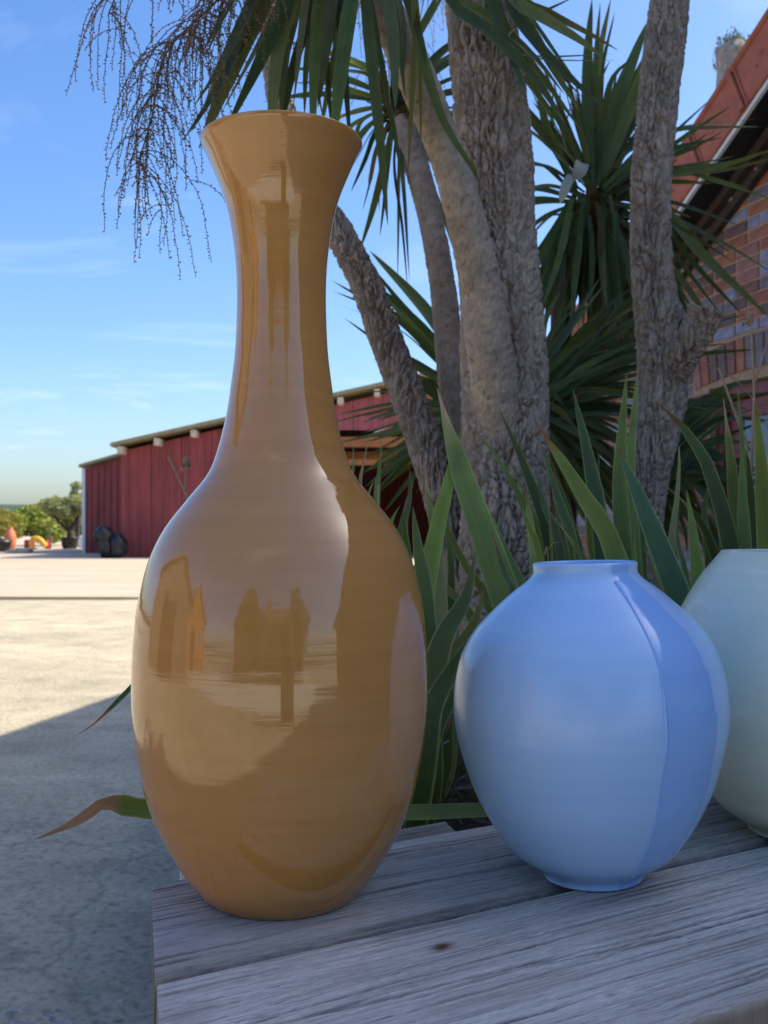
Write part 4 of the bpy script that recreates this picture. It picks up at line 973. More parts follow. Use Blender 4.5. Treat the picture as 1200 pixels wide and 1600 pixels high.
def panicle(parent, name, stem_px, depth, n, seed, colr, region=None, lmin=.10, lmax=.30, stemr=.0028):
    r_ = random.Random(seed); S = crom([tuple(Wd(x, y, depth + dd)) for x, y, dd in stem_px], 30)
    st = MB(); st.tube(S, np.linspace(stemr, stemr * .4, 30), 6, tuple(np.array(colr) * .55)); 
    so_ = st.build(name, M_dry, parent, True, tuple(S[0]))
    for k in range(n):
        i = int(30 * r_.uniform(.05, 1) ** .9) if k > 3 else 29; i = min(i, 29)
        p = Vector(S[i]); a = r_.uniform(0, 6.28); v = Vector((math.cos(a), math.sin(a) * .8, r_.uniform(-.1, .6))) * r_.uniform(.5, 1.15); L = r_.uniform(lmin, lmax) * RS
        pts = [p.copy()]; m_ = 14
        for q in range(m_):
            v = v + Vector((r_.uniform(-.16, .16), r_.uniform(-.16, .16), -.24 - r_.uniform(0, .12))); v = v.normalized() * max(.75, min(v.length, 1.1)); p = p + v * (L / m_); pts.append(p.copy())
        P = crom([tuple(q) for q in pts], 26); mb = MB(); mb.tube(P, np.linspace(.0009, .0005, 26), 3, tuple(np.array(colr) * .7))
        # short side twigs
        strands = [P]
        if r_.random() < .6:
            j = r_.randrange(4, 14); q = Vector(P[j]); vv = Vector((r_.uniform(-1, 1), r_.uniform(-1, 1), r_.uniform(-.4, .3))).normalized(); tw_ = [q.copy()]
            for _ in range(8): vv = (vv + Vector((0, 0, -.2))).normalized(); q = q + vv * L * .055; tw_.append(q.copy())
            P2 = crom([tuple(x_) for x_ in tw_], 12); mb.tube(P2, .0006, 3, tuple(np.array(colr) * .7)); strands.append(P2)
        for Q in strands:
            ln = np.linalg.norm(np.diff(Q, axis=0), axis=1).sum(); nb = int(ln / .0054)
            for b_ in range(nb):
                u = (b_ + .5) / nb * (len(Q) - 1); i0 = int(u); c_ = Vector(Q[i0]).lerp(Vector(Q[min(i0 + 1, len(Q) - 1)]), u - i0)
                d = Vector((r_.uniform(-1, 1), r_.uniform(-1, 1), r_.uniform(-.6, .4))).normalized(); s = r_.uniform(.0024, .0042); e1 = d.orthogonal().normalized() * s * .36; e2 = d.cross(e1)
                cc = np.array(colr) * r_.uniform(.7, 1.5)
                mb.add([c_, c_ + d * s * .6 + e1, c_ + d * s * .6 + e2 * 1.0, c_ + d * s * .6 - e1 - e2, c_ + d * s * 1.5], [(0, 1, 2), (0, 2, 3), (0, 3, 1), (4, 2, 1), (4, 3, 2), (4, 1, 3)], tuple(cc))
        mb.build('flower_strand', M_dry, so_, False, tuple(P[0]), False)
    return so_

# tree 1: thick trunk, with the smooth side branch whose crown hangs over the amber vase
t1 = thing('cabbage_tree', 'thick rough grey cabbage tree trunk behind the vases with a smooth side branch', 'tree', Wd(792, 1130, 2.0))
trunk('trunk', [(Wd(800, 1170, 2.0), .150), (Wd(795, 960, 2.0), .138), (Wd(790, 800, 2.0), .126), (Wd(787, 600, 2.0), .122), (Wd(778, 400, 2.0), .112), (Wd(768, 200, 2.01), .106), (Wd(752, 30, 2.03), .100), (Wd(742, -140, 2.06), .095), (Wd(738, -300, 2.1), .085)], t1, 'plate', 300, .0036, 3, (.41, .35, .28))
trunk('branch', [(Wd(796, 860, 2.02), .050), (Wd(786, 720, 1.975), .060), (Wd(770, 580, 1.925), .066), (Wd(750, 440, 1.885), .057), (Wd(721, 320, 1.85), .050), (Wd(690, 220, 1.82), .046), (Wd(645, 110, 1.76), .047), (Wd(597, 5, 1.70), .045), (Wd(552, -90, 1.65), .043), (Wd(525, -150, 1.62), .038)], t1, 'ring', 110, .0045, 9, (.40, .34, .27))
cA = Wd(738, -330, 2.1); crA = crown_core(t1, cA, .10, .16, 1)
traced(crA, [([(770, -150), (800, -10), (850, 28), (905, 62), (942, 90)], 21, {'c': PALMG}), ([(765, -120), (797, 0), (832, 52), (866, 110), (906, 174)], 19), ([(770, -100), (800, 10), (848, 78), (900, 130), (944, 168)], 17, {'c': PDARK}),
             ([(755, -80), (786, 35), (818, 84), (862, 142), (908, 204)], 21), ([(750, -60), (778, 55), (816, 122), (850, 168), (884, 222)], 17), ([(790, 60), (806, 42), (850, 18), (896, -4)], 6), ([(800, 84), (860, 89), (960, 84)], 6, {'c': PDARK}),
             ([(690, -90), (706, 2), (762, 48), (830, 116), (882, 192)], 19, {'c': PDARK, 'dd': -.1}), ([(730, -120), (770, 10), (800, 90), (822, 150)], 16, {'c': PDARK})], 1.86, seed0=100)
rosette(crA, cA, 26, .75, .045, (-25, 80), 5, .5, None, (PALM, PALMG), above)
cB = Wd(515, -175, 1.62); crB = crown_core(t1, cB, .07, .12, 2)
traced(crB, [([(440, -120), (395, -50), (355, 20), (318, 96)], 23), ([(450, -130), (420, -50), (385, 25), (342, 110), (302, 168)], 31, {'c': PALMG}), ([(470, -130), (440, -50), (405, 15), (360, 112), (311, 232)], 33, {'c': PALMG}), ([(440, -60), (392, 40), (345, 130), (297, 208)], 20, {'c': PDARK, 'd': 1.62}),
             ([(480, -120), (458, -30), (430, 45), (400, 112), (348, 215)], 27, {'c': PDARK}), ([(490, -120), (470, -40), (446, 40), (432, 100), (424, 180), (418, 240)], 24, {'c': PALMG}), ([(500, -120), (484, -30), (474, 40), (467, 100), (457, 178)], 20, {'c': (.085, .10, .035), 'tip': .16, 'tipc': (.16, .055, .02)}),
             ([(500, -110), (478, -40), (466, 10), (457, 54)], 17, {'c': PALMG, 'tip': .1, 'tipc': (.16, .05, .04)}), ([(500, -60), (482, 30), (458, 110), (440, 200)], 19, {'c': PDARK, 'd': 1.62}), ([(505, -100), (484, 0), (490, 90), (505, 188)], 9, {'c': DEAD, 'fold': .5}),
             ([(510, -110), (500, -20), (494, 60), (490, 150), (488, 240)], 20), ([(515, -110), (518, -20), (508, 70), (497, 168)], 23, {'c': (.075, .11, .055)}), ([(540, -110), (552, -30), (540, 60), (528, 150), (517, 245)], 27, {'c': PALM}), ([(525, -100), (530, -10), (539, 100), (549, 245)], 17, {'c': PDARK, 'd': 1.62}),
             ([(545, -120), (566, -40), (577, 60), (588, 160), (597, 250), (606, 352)], 20, {'c': (.055, .085, .025)}), ([(565, -120), (598, -50), (612, 30), (617, 100), (618, 172)], 23, {'c': (.08, .11, .05), 'd': 1.5}), ([(590, -130), (638, -60), (648, 40), (644, 140), (637, 274)], 15, {'c': (.10, .11, .04), 'd': 1.5, 'tip': .06}),
             ([(580, -130), (625, -60), (655, 70), (690, 185), (735, 258), (752, 290)], 22, {'c': PALM, 'd': 1.55}), ([(580, -80), (614, -10), (608, 90), (609, 168)], 3.5, {'c': (.25, .19, .15), 'd': 1.5}), ([(560, -120), (520, -50), (512, 60), (500, 140)], 22, {'c': PDARK, 'd': 1.66}),
             ([(470, -100), (420, -20), (380, 60), (352, 120)], 22, {'c': PDARK, 'd': 1.68}), ([(590, -110), (622, -40), (652, 40), (668, 110)], 18, {'c': PDARK, 'd': 1.58})], 1.54, seed0=200)
rosette(crB, cB, 20, .68, .042, (-10, 80), 6, .5, None, (PALM, PALMG), above)
panicle(crB, 'flower_stem', [(470, -150, .06), (400, -70, .03), (335, 5, 0), (268, 70, -.02), (248, 120, -.03), (238, 180, -.04), (216, 255, -.05)], 1.50, 120, 3, (.20, .125, .065), None, .10, .27)
panicle(crB, 'flower_stem', [(440, -140, .06), (380, -60, .03), (330, 0, 0), (318, 60, -.02)], 1.46, 46, 8, (.20, .12, .07), None, .06, .19)

panicle(crB, 'flower_stem', [(420, -160, .05), (330, -110, .03), (240, -60, 0), (190, -20, -.02), (170, 20, -.02)], 1.50, 40, 21, (.20, .125, .065), None, .12, .32)

# tree 2: thin stem between, with its small crown at the top
t2 = thing('cabbage_tree', 'slim smooth stem between the leaning trunk and the thick trunk', 'tree', Wd(735, 1090, 2.25))
trunk('trunk', [(Wd(745, 1120, 2.25), .060), (Wd(738, 900, 2.25), .055), (Wd(722, 700, 2.25), .050), (Wd(704, 570, 2.26), .046), (Wd(692, 450, 2.28), .042), (Wd(672, 340, 2.30), .040), (Wd(648, 250, 2.32), .042), (Wd(627, 180, 2.34), .040)], t2, 'ring', 90, .005, 14, (.36, .305, .245))
cC = Wd(620, 158, 2.34); crC = crown_core(t2, cC, .045, .07, 3)
traced(crC, [([(612, 155), (560, 130), (500, 112), (440, 105)], 11, {'c': PALMG}), ([(612, 150), (570, 105), (520, 85), (440, 62)], 12, {'c': PYEL}), ([(612, 165), (560, 175), (520, 188), (480, 215)], 10, {'c': PYEL}), ([(615, 150), (585, 110), (560, 95), (535, 88)], 11, {'c': PYEL}),
             ([(614, 170), (575, 200), (550, 240), (530, 290)], 13, {'c': (.09, .13, .03)}), ([(616, 175), (590, 230), (577, 290), (566, 330)], 9, {'c': (.13, .10, .02), 'tip': .3, 'tipc': (.05, .03, .02)}), ([(618, 180), (600, 260), (582, 330), (562, 392)], 13, {'c': (.09, .13, .03)}),
             ([(612, 160), (540, 150), (480, 148), (410, 160)], 11, {'c': PDARK}), ([(612, 168), (560, 190), (535, 215), (515, 260)], 12, {'c': PYEL}), ([(625, 180), (628, 250), (634, 330), (640, 440)], 9, {'c': PDARK}), ([(622, 180), (616, 260), (628, 350), (637, 450)], 5, {'c': DEAD}),
             ([(630, 150), (680, 90), (720, 60), (760, 40)], 13, {'c': PALM}), ([(632, 155), (690, 105), (740, 80), (790, 60)], 12, {'c': PALM}), ([(632, 160), (690, 130), (750, 110), (800, 105)], 11, {'c': PDARK}), ([(632, 165), (680, 150), (740, 140), (810, 140)], 9, {'c': PDARK}), ([(632, 170), (690, 175), (740, 190), (800, 215)], 10),
             ([(632, 172), (680, 200), (720, 240), (760, 300)], 10), ([(628, 180), (650, 240), (690, 330), (712, 400)], 11, {'c': PYEL}), ([(630, 180), (660, 230), (700, 290), (720, 340)], 9, {'c': PDARK}),
             ([(620, 150), (610, 90), (590, 40), (560, 0)], 12, {'c': PALMG}), ([(622, 145), (640, 80), (670, 20), (700, -40)], 12), ([(610, 158), (560, 145), (510, 130), (460, 130)], 10, {'c': PYEL}), ([(614, 172), (585, 210), (570, 250), (548, 300)], 9, {'c': PDARK})], 2.34, seed0=300)
panicle(crC, 'flower_stem', [(640, 150, 0), (655, 40, .1), (672, -40, .12), (690, -30, .14)], 2.4, 34, 13, (.36, .24, .06), None, .10, .24)
panicle(crC, 'flower_stem', [(600, 120, 0), (580, 20, .05), (566, -30, .1), (556, -10, .1)], 2.35, 22, 17, (.24, .14, .07), None, .10, .26)

# tree 3: leaning trunk behind the amber vase
t3 = thing('cabbage_tree', 'leaning grey trunk slanting up behind the neck of the amber vase', 'tree', Wd(735, 1090, 2.12))
trunk('trunk', [(Wd(752, 1110, 2.1), .072), (Wd(722, 900, 2.1), .064), (Wd(690, 770, 2.12), .058), (Wd(652, 660, 2.15), .055), (Wd(614, 560, 2.18), .053), (Wd(574, 450, 2.22), .050), (Wd(530, 365, 2.25), .048), (Wd(485, 290, 2.3), .046), (Wd(450, 200, 2.34), .044), (Wd(432, 130, 2.38), .043), (Wd(424, 20, 2.42), .042), (Wd(420, -120, 2.46), .040)], t3, 'plate', 170, .0042, 23, (.36, .30, .24))
cD = Wd(418, -140, 2.46); crD = crown_core(t3, cD, .07, .12, 4)
rosette(crD, cD, 20, .70, .042, (-5, 80), 8, .5, None, (PALM, PALMG), above)

# tree 4: right trunk with sawn stump
t4 = thing('cabbage_tree', 'grey cracked trunk on the right with a sawn off side stump', 'tree', Wd(985, 1060, 2.3))
trunk('trunk', [(Wd(985, 1100, 2.3), .088), (Wd(992, 900, 2.3), .078), (Wd(1008, 760, 2.3), .074), (Wd(1030, 640, 2.3), .080), (Wd(1034, 540, 2.3), .080), (Wd(1022, 455, 2.3), .070), (Wd(1016, 360, 2.3), .066), (Wd(1020, 240, 2.3), .066), (Wd(1034, 110, 2.3), .066), (Wd(1046, 0, 2.32), .064), (Wd(1056, -130, 2.36), .062), (Wd(1062, -260, 2.4), .058)], t4, 'plate', 210, .0038, 33, (.41, .35, .285))
trunk('stump', [(Wd(1040, 610, 2.28), .040), (Wd(1062, 560, 2.26), .058), (Wd(1082, 528, 2.24), .055), (Wd(1098, 500, 2.23), .056), (Wd(1104, 482, 2.225), .058)], t4, 'plate', 160, .0036, 37, (.38, .325, .265), True)
cE = Wd(1064, -285, 2.4); crE = crown_core(t4, cE, .08, .12, 5)
rosette(crE, cE, 20, .72, .044, (-15, 80), 9, .5, None, (PALM, PALMG), above)

# tree 5: shaded cabbage tree against the house
t5 = thing('cabbage_tree', 'dark spiky cabbage tree in the shade between the thick trunk and right trunk', 'tree', Wd(890, 1010, 2.95))
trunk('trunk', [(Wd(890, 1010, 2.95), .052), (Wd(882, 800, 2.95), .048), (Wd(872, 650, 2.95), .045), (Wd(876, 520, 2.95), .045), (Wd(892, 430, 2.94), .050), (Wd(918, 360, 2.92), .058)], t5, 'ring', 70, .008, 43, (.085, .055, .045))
cF = Wd(930, 318, 2.92); crF = crown_core(t5, cF, .085, .12, 6)
traced(crF, [([(926, 300), (918, 190), (918, 90), (925, -2)], 20, {'c': PALM, 'face': (.1, -1, .2), 'tw': .2}), ([(930, 240), (930, 110), (938, 4)], 10), ([(934, 292), (952, 190), (988, 95), (1014, 30)], 24, {'c': PALM, 'face': (.2, -1, .2), 'tw': .2}), ([(940, 285), (975, 195), (1000, 120), (1010, 70)], 20, {'c': PALMG}), ([(930, 280), (944, 190), (956, 125), (988, 90)], 14, {'c': PALM}),
             ([(960, 296), (1050, 212), (1124, 143)], 12), ([(990, 226), (1060, 203), (1130, 199), (1188, 198)], 7, {'c': PALMG}), ([(960, 300), (1048, 272), (1130, 258), (1210, 232)], 11, {'c': PALMG}), ([(960, 300), (1048, 268), (1120, 284), (1215, 314)], 8), ([(1000, 260), (1060, 240), (1108, 207)], 6), ([(1040, 262), (1100, 258), (1140, 252)], 6),
             ([(950, 320), (1040, 335), (1100, 400), (1205, 498)], 17, {'c': PALMG}), ([(960, 320), (1060, 348), (1130, 380), (1210, 428)], 8, {'c': PALMG}), ([(950, 330), (1010, 350), (1058, 405), (1134, 502)], 13), ([(945, 335), (1000, 365), (1060, 430), (1120, 515)], 11), ([(945, 340), (1030, 420), (1066, 470), (1090, 540)], 11, {'c': PDARK}),
             ([(900, 290), (860, 215), (845, 160), (838, 115)], 14), ([(905, 285), (882, 215), (872, 165), (864, 120)], 9, {'c': PDARK}), ([(900, 300), (870, 235), (835, 195), (800, 150)], 14), ([(905, 280), (880, 200), (876, 170), (875, 140)], 7), ([(895, 300), (850, 260), (800, 250)], 8, {'c': PDARK}), ([(895, 310), (840, 295), (790, 300)], 12, {'c': PDARK}), ([(895, 315), (845, 315), (790, 330)], 9, {'c': PDARK}), ([(895, 320), (850, 340), (800, 380)], 9, {'c': PDARK}),
             ([(960, 310), (1000, 295), (1050, 300)], 8, {'c': PDARK}), ([(960, 315), (1000, 310), (1050, 330)], 6, {'c': PDARK}), ([(958, 300), (985, 275), (1020, 262)], 9, {'c': PDARK}), ([(955, 295), (975, 245), (1010, 225)], 9), ([(960, 325), (1000, 345), (1030, 380)], 8, {'c': PDARK})], 2.88, seed0=400)
hang = []
hr = random.Random(44)
for k in range(70):
    x0 = hr.uniform(885, 965); x1 = x0 + (x0 - 925) * hr.uniform(.6, 2.0) + hr.uniform(-18, 18); y1 = hr.uniform(440, 590)
    hang.append(([(x0, hr.uniform(300, 345)), ((x0 + x1) / 2 + hr.uniform(-5, 5), 400), (x1, y1)], hr.uniform(9, 15), {'c': hr.choice([PDARK, PDARK, PALM, (.06, .045, .02)]), 'd': hr.uniform(2.80, 3.02)}))
traced(crF, hang, 2.9, seed0=500)
rad_ = []
for k in range(60):
    a = hr.uniform(-2.9, .9) if k % 3 else hr.uniform(0, 6.28); L_ = hr.uniform(120, 240); ex, ey = 930 + L_ * math.cos(a), 308 + L_ * math.sin(a)
    sag = max(0, 30 * abs(math.cos(a))) * hr.uniform(.2, 1.3)
    rad_.append(([(930 + 18 * math.cos(a), 308 + 18 * math.sin(a)), ((930 + ex) / 2, (308 + ey) / 2 - sag * .4), (ex, ey + sag * .5)], hr.uniform(6, 11), {'c': hr.choice([PDARK, PDARK, PALM]), 'd': hr.uniform(2.8, 3.05)}))
traced(crF, rad_, 2.9, seed0=1700, twin=False)

# tree 6: young rosette low behind the thick trunk
t6 = thing('cabbage_tree', 'low young cabbage tree whose leaves fan out both sides of the thick trunk', 'tree', Wd(800, 1010, 2.55))
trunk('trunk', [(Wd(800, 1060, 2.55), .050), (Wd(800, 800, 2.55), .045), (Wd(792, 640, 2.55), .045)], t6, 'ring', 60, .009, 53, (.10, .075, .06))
cG = Wd(790, 615, 2.55); crG = crown_core(t6, cG, .07, .1, 7)
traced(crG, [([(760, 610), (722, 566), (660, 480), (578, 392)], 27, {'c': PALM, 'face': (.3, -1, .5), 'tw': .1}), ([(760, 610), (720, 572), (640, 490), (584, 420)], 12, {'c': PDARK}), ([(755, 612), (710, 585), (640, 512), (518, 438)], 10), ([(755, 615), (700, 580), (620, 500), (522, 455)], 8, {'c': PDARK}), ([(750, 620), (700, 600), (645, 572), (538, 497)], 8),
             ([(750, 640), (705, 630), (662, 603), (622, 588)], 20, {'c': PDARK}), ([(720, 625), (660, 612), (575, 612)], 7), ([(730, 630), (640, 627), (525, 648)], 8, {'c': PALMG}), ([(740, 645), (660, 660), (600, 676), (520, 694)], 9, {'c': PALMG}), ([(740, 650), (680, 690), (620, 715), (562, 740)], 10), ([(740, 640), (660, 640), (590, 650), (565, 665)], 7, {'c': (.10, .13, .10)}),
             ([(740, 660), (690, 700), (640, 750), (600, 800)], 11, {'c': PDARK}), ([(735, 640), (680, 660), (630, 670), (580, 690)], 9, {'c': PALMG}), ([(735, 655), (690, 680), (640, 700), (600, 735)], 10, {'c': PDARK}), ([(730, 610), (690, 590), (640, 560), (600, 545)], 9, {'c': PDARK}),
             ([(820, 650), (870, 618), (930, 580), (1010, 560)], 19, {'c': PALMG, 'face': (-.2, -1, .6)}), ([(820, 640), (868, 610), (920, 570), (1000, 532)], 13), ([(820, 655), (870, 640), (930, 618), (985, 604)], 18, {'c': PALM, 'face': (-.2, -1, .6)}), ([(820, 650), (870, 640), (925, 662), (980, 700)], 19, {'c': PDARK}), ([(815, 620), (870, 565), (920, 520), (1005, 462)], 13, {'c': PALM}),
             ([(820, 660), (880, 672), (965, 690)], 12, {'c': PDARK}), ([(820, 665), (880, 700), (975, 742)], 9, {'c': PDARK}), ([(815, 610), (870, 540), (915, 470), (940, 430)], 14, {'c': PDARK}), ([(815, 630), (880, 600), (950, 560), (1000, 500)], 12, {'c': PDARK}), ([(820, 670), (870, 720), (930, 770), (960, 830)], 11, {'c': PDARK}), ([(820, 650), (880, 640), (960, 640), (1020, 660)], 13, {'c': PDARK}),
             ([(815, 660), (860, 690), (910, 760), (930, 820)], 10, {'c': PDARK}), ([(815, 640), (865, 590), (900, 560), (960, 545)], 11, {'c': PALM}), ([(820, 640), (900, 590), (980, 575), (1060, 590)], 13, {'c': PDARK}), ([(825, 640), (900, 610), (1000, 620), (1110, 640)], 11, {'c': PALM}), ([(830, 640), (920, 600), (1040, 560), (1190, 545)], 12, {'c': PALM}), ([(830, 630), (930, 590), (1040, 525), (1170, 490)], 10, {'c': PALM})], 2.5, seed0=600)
fill = []; fr = random.Random(77)
for k in range(78):
    x1, y1 = fr.uniform(870, 1040), fr.uniform(440, 840); xm_, ym_ = (830 + x1) / 2 + fr.uniform(-8, 8), (640 + y1) / 2 - fr.uniform(0, 30)
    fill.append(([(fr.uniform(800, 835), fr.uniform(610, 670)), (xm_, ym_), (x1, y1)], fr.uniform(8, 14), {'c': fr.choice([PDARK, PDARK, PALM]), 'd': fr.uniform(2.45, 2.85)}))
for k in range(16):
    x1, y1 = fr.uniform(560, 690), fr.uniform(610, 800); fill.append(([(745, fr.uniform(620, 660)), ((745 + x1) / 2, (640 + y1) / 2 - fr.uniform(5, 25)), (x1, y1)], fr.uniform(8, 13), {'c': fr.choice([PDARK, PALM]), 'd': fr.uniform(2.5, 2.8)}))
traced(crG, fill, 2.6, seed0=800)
# long low leaves in front of the house wall, right of the right trunk
t7 = thing('young_cabbage_tree', 'low fan of dark green straps between right trunk and house door', 'plant', Wd(1010, 960, 2.9))
crH = crown_core(t7, Wd(1010, 770, 2.9), .06, .10, 8, 'stem_base')
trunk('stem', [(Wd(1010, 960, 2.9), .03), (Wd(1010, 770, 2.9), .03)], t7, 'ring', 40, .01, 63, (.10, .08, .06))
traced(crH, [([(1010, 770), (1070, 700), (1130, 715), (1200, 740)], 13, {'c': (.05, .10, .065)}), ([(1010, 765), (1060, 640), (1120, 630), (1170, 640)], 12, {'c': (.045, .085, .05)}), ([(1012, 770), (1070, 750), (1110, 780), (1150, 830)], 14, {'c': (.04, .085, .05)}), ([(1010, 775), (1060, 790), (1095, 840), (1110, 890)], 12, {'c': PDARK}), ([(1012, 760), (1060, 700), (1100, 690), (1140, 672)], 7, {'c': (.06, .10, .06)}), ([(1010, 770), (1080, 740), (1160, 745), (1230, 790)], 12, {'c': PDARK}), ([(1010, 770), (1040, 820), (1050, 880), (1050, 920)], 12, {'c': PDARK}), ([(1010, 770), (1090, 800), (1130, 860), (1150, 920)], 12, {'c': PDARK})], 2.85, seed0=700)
fill = []
for k in range(48):
    x1, y1 = fr.uniform(1050, 1225), fr.uniform(585, 850); fill.append(([(1012, fr.uniform(755, 785)), ((1012 + x1) / 2, (770 + y1) / 2 - fr.uniform(10, 60)), (x1, y1)], fr.uniform(8, 14), {'c': fr.choice([PDARK, PDARK, PALM]), 'd': fr.uniform(2.7, 3.1)}))
traced(crH, fill, 2.9, seed0=900)
# pale torn scrap caught in the dark crown
scr = thing('curled_scrap', 'pale blue grey curled scrap caught among the dark palm leaves', 'scrap', Wd(890, 285, 2.74))
blade('sheet', [Wd(910, 255, 2.74), Wd(903, 268, 2.73), Wd(895, 282, 2.74)], 24 * 2.74 * DS / F, scr, M_palm, 'iris', (.3, -1, .2), .9, .35, (.30, .38, .40), 0, n=12, seed=301, edge=(.34, .42, .44))
blade('sheet', [Wd(894, 274, 2.75), Wd(884, 292, 2.75), Wd(875, 318, 2.76)], 17 * 2.74 * DS / F, scr, M_palm, 'iris', (-.3, -1, .1), .7, .3, (.26, .34, .37), 0, n=12, seed=302, edge=(.30, .38, .40))

# ---- irises
IR = (.110, .185, .060); IRB = (.155, .230, .050); IRD = (.062, .108, .036); IRP = (.17, .24, .13); EDGE = (.25, .34, .17)
def iris(label, base_px, rows, depth, seed):
    t = thing('iris_plant', label, 'plant', Wd(*base_px, depth), 'iris plants behind the vases')
    for k, row in enumerate(rows):
        pts, wpx = row[0], row[1]; o = row[2] if len(row) > 2 else {}
        d0 = o.get('d', depth); dd = o.get('dd', random.Random(seed + k).uniform(-.06, .10)); m_ = len(pts)
        P = [Wd(x, y, d0 + dd * i / (m_ - 1)) for i, (x, y) in enumerate(pts)]
        bx = WM[t.name].translation; q0 = P[0]
        if q0.z > .40: P.insert(0, Vector((bx.x + .30 * (q0.x - bx.x), q0.y + .04, .37)))
        blade('leaf', P, wpx * d0 * DS / F * 1.1, t, M_iris, 'iris', o.get('face', (random.Random(seed + k).uniform(-.55, .55), -1, random.Random(seed + k + 3).uniform(-.1, .35))), o.get('tw', random.Random(seed + k + 9).uniform(-.35, .35)), o.get('fold', .10), o.get('c', IR), o.get('tip', 0), o.get('tipc', (.34, .23, .13)), 22, seed + k, EDGE)
        if wpx > 17:                               # a slimmer blade of the same fan just behind
            rr = random.Random(seed + k + 77); jx, up = rr.choice([-1, 1]) * rr.uniform(.02, .05), rr.uniform(.72, .95); z0 = P[0].z
            Q = [Vector((p.x + jx * (i / (len(P) - 1)), p.y + .05 + .04 * i / (len(P) - 1), z0 + (p.z - z0) * up)) for i, p in enumerate(P)]
            blade('leaf', Q, wpx * d0 * DS / F * rr.uniform(.5, .8), t, M_iris, 'iris', (rr.uniform(-.7, .7), -1, rr.uniform(-.1, .4)), rr.uniform(-.8, .8), .14, rr.choice([IR, IRB, IRD, (.16, .19, .06)]), rr.choice([0, .05, .1]), rr.choice([(.34, .23, .13), (.20, .085, .03)]), 18, seed + k + 500, EDGE)
    return t
RUST = (.20, .085, .03); TAN = (.40, .29, .18)
iris('dark green iris clump squeezed between the amber vase and the leaning trunk', (625, 1230), [
    ([(672, 1240), (668, 1060), (664, 930), (652, 850), (645, 792)], 36, {'c': IRD, 'face': (.3, -1, .1)}), ([(650, 1200), (660, 960), (680, 840), (704, 740), (724, 660)], 33, {'c': IRB, 'tip': .06, 'tipc': RUST, 'd': 1.36}),
    ([(664, 1160), (672, 1080), (694, 995), (728, 935), (743, 862)], 44, {'c': IRD, 'tw': 1.3, 'tip': .06, 'tipc': RUST, 'd': 1.27}), ([(664, 1190), (676, 1105), (715, 1035), (764, 965)], 34, {'c': IRD, 'd': 1.25}), ([(700, 1200), (690, 1000), (684, 860), (668, 770), (664, 724)], 24, {'c': IRP, 'tip': .09, 'tipc': TAN, 'd': 1.45}),
    ([(668, 940), (690, 918), (715, 935), (745, 975), (770, 1060)], 15, {'c': IRP, 'd': 1.48}), ([(640, 1200), (640, 1000), (634, 850), (628, 800)], 28, {'c': IRD, 'd': 1.5}), ([(690, 1210), (700, 1080), (742, 990), (770, 960)], 26, {'c': IRD, 'd': 1.42})], 1.33, 1000)
iris('tall iris with one long torn leaf in front of the thick trunk', (810, 1250), [
    ([(850, 1240), (812, 1010), (756, 838), (712, 710), (683, 606)], 50, {'c': IR, 'tip': .11, 'tipc': TAN, 'face': (.15, -1, .2), 'tw': .2, 'd': 1.34}), ([(800, 1220), (770, 965), (728, 885), (692, 815), (662, 762)], 15, {'c': IR, 'd': 1.42}), ([(850, 1220), (825, 960), (788, 860), (756, 780)], 24, {'c': IR, 'd': 1.45}),
    ([(880, 1200), (850, 880), (795, 745), (740, 668)], 14, {'c': IR, 'd': 1.5}), ([(890, 1200), (862, 870), (822, 735), (780, 640)], 23, {'c': (.05, .10, .05), 'tip': .04, 'tipc': RUST, 'd': 1.5}), ([(780, 1200), (752, 1020), (730, 960), (700, 930)], 16, {'c': IR, 'd': 1.46})], 1.38, 1100)
iris('bright green iris with brown tips right behind the blue vase rim', (880, 1240), [
    ([(850, 1240), (838, 900), (830, 830), (819, 748)], 27, {'c': IR, 'tip': .07, 'tipc': RUST, 'd': 1.22}), ([(850, 1240), (846, 900), (826, 822), (807, 774)], 18, {'c': IRB, 'tip': .05, 'tipc': (.10, .025, .02), 'd': 1.24}), ([(1020, 1220), (968, 890), (905, 765), (834, 655)], 40, {'c': IRB, 'tip': .07, 'tipc': RUST, 'face': (.2, -1, .3), 'tw': .15, 'd': 1.28}),
    ([(940, 1220), (900, 880), (872, 780), (845, 690)], 24, {'c': IRD, 'd': 1.36}), ([(970, 1220), (942, 860), (920, 720), (895, 608)], 34, {'c': (.045, .10, .055), 'd': 1.4, 'face': (.2, -1, .1)}), ([(900, 1220), (878, 880), (850, 790), (838, 735)], 20, {'c': (.07, .13, .07), 'd': 1.4}), ([(905, 1200), (898, 880), (896, 842)], 10, {'c': IR, 'd': 1.25}),
    ([(880, 1200), (860, 830), (850, 760), (838, 738)], 6, {'c': (.16, .17, .06), 'd': 1.3}), ([(860, 900), (850, 870), (864, 848), (882, 846)], 3.5, {'c': (.33, .27, .17), 'd': 1.2}), ([(900, 1200), (880, 860), (870, 780), (850, 720)], 22, {'c': IRD, 'd': 1.5})], 1.3, 1200)
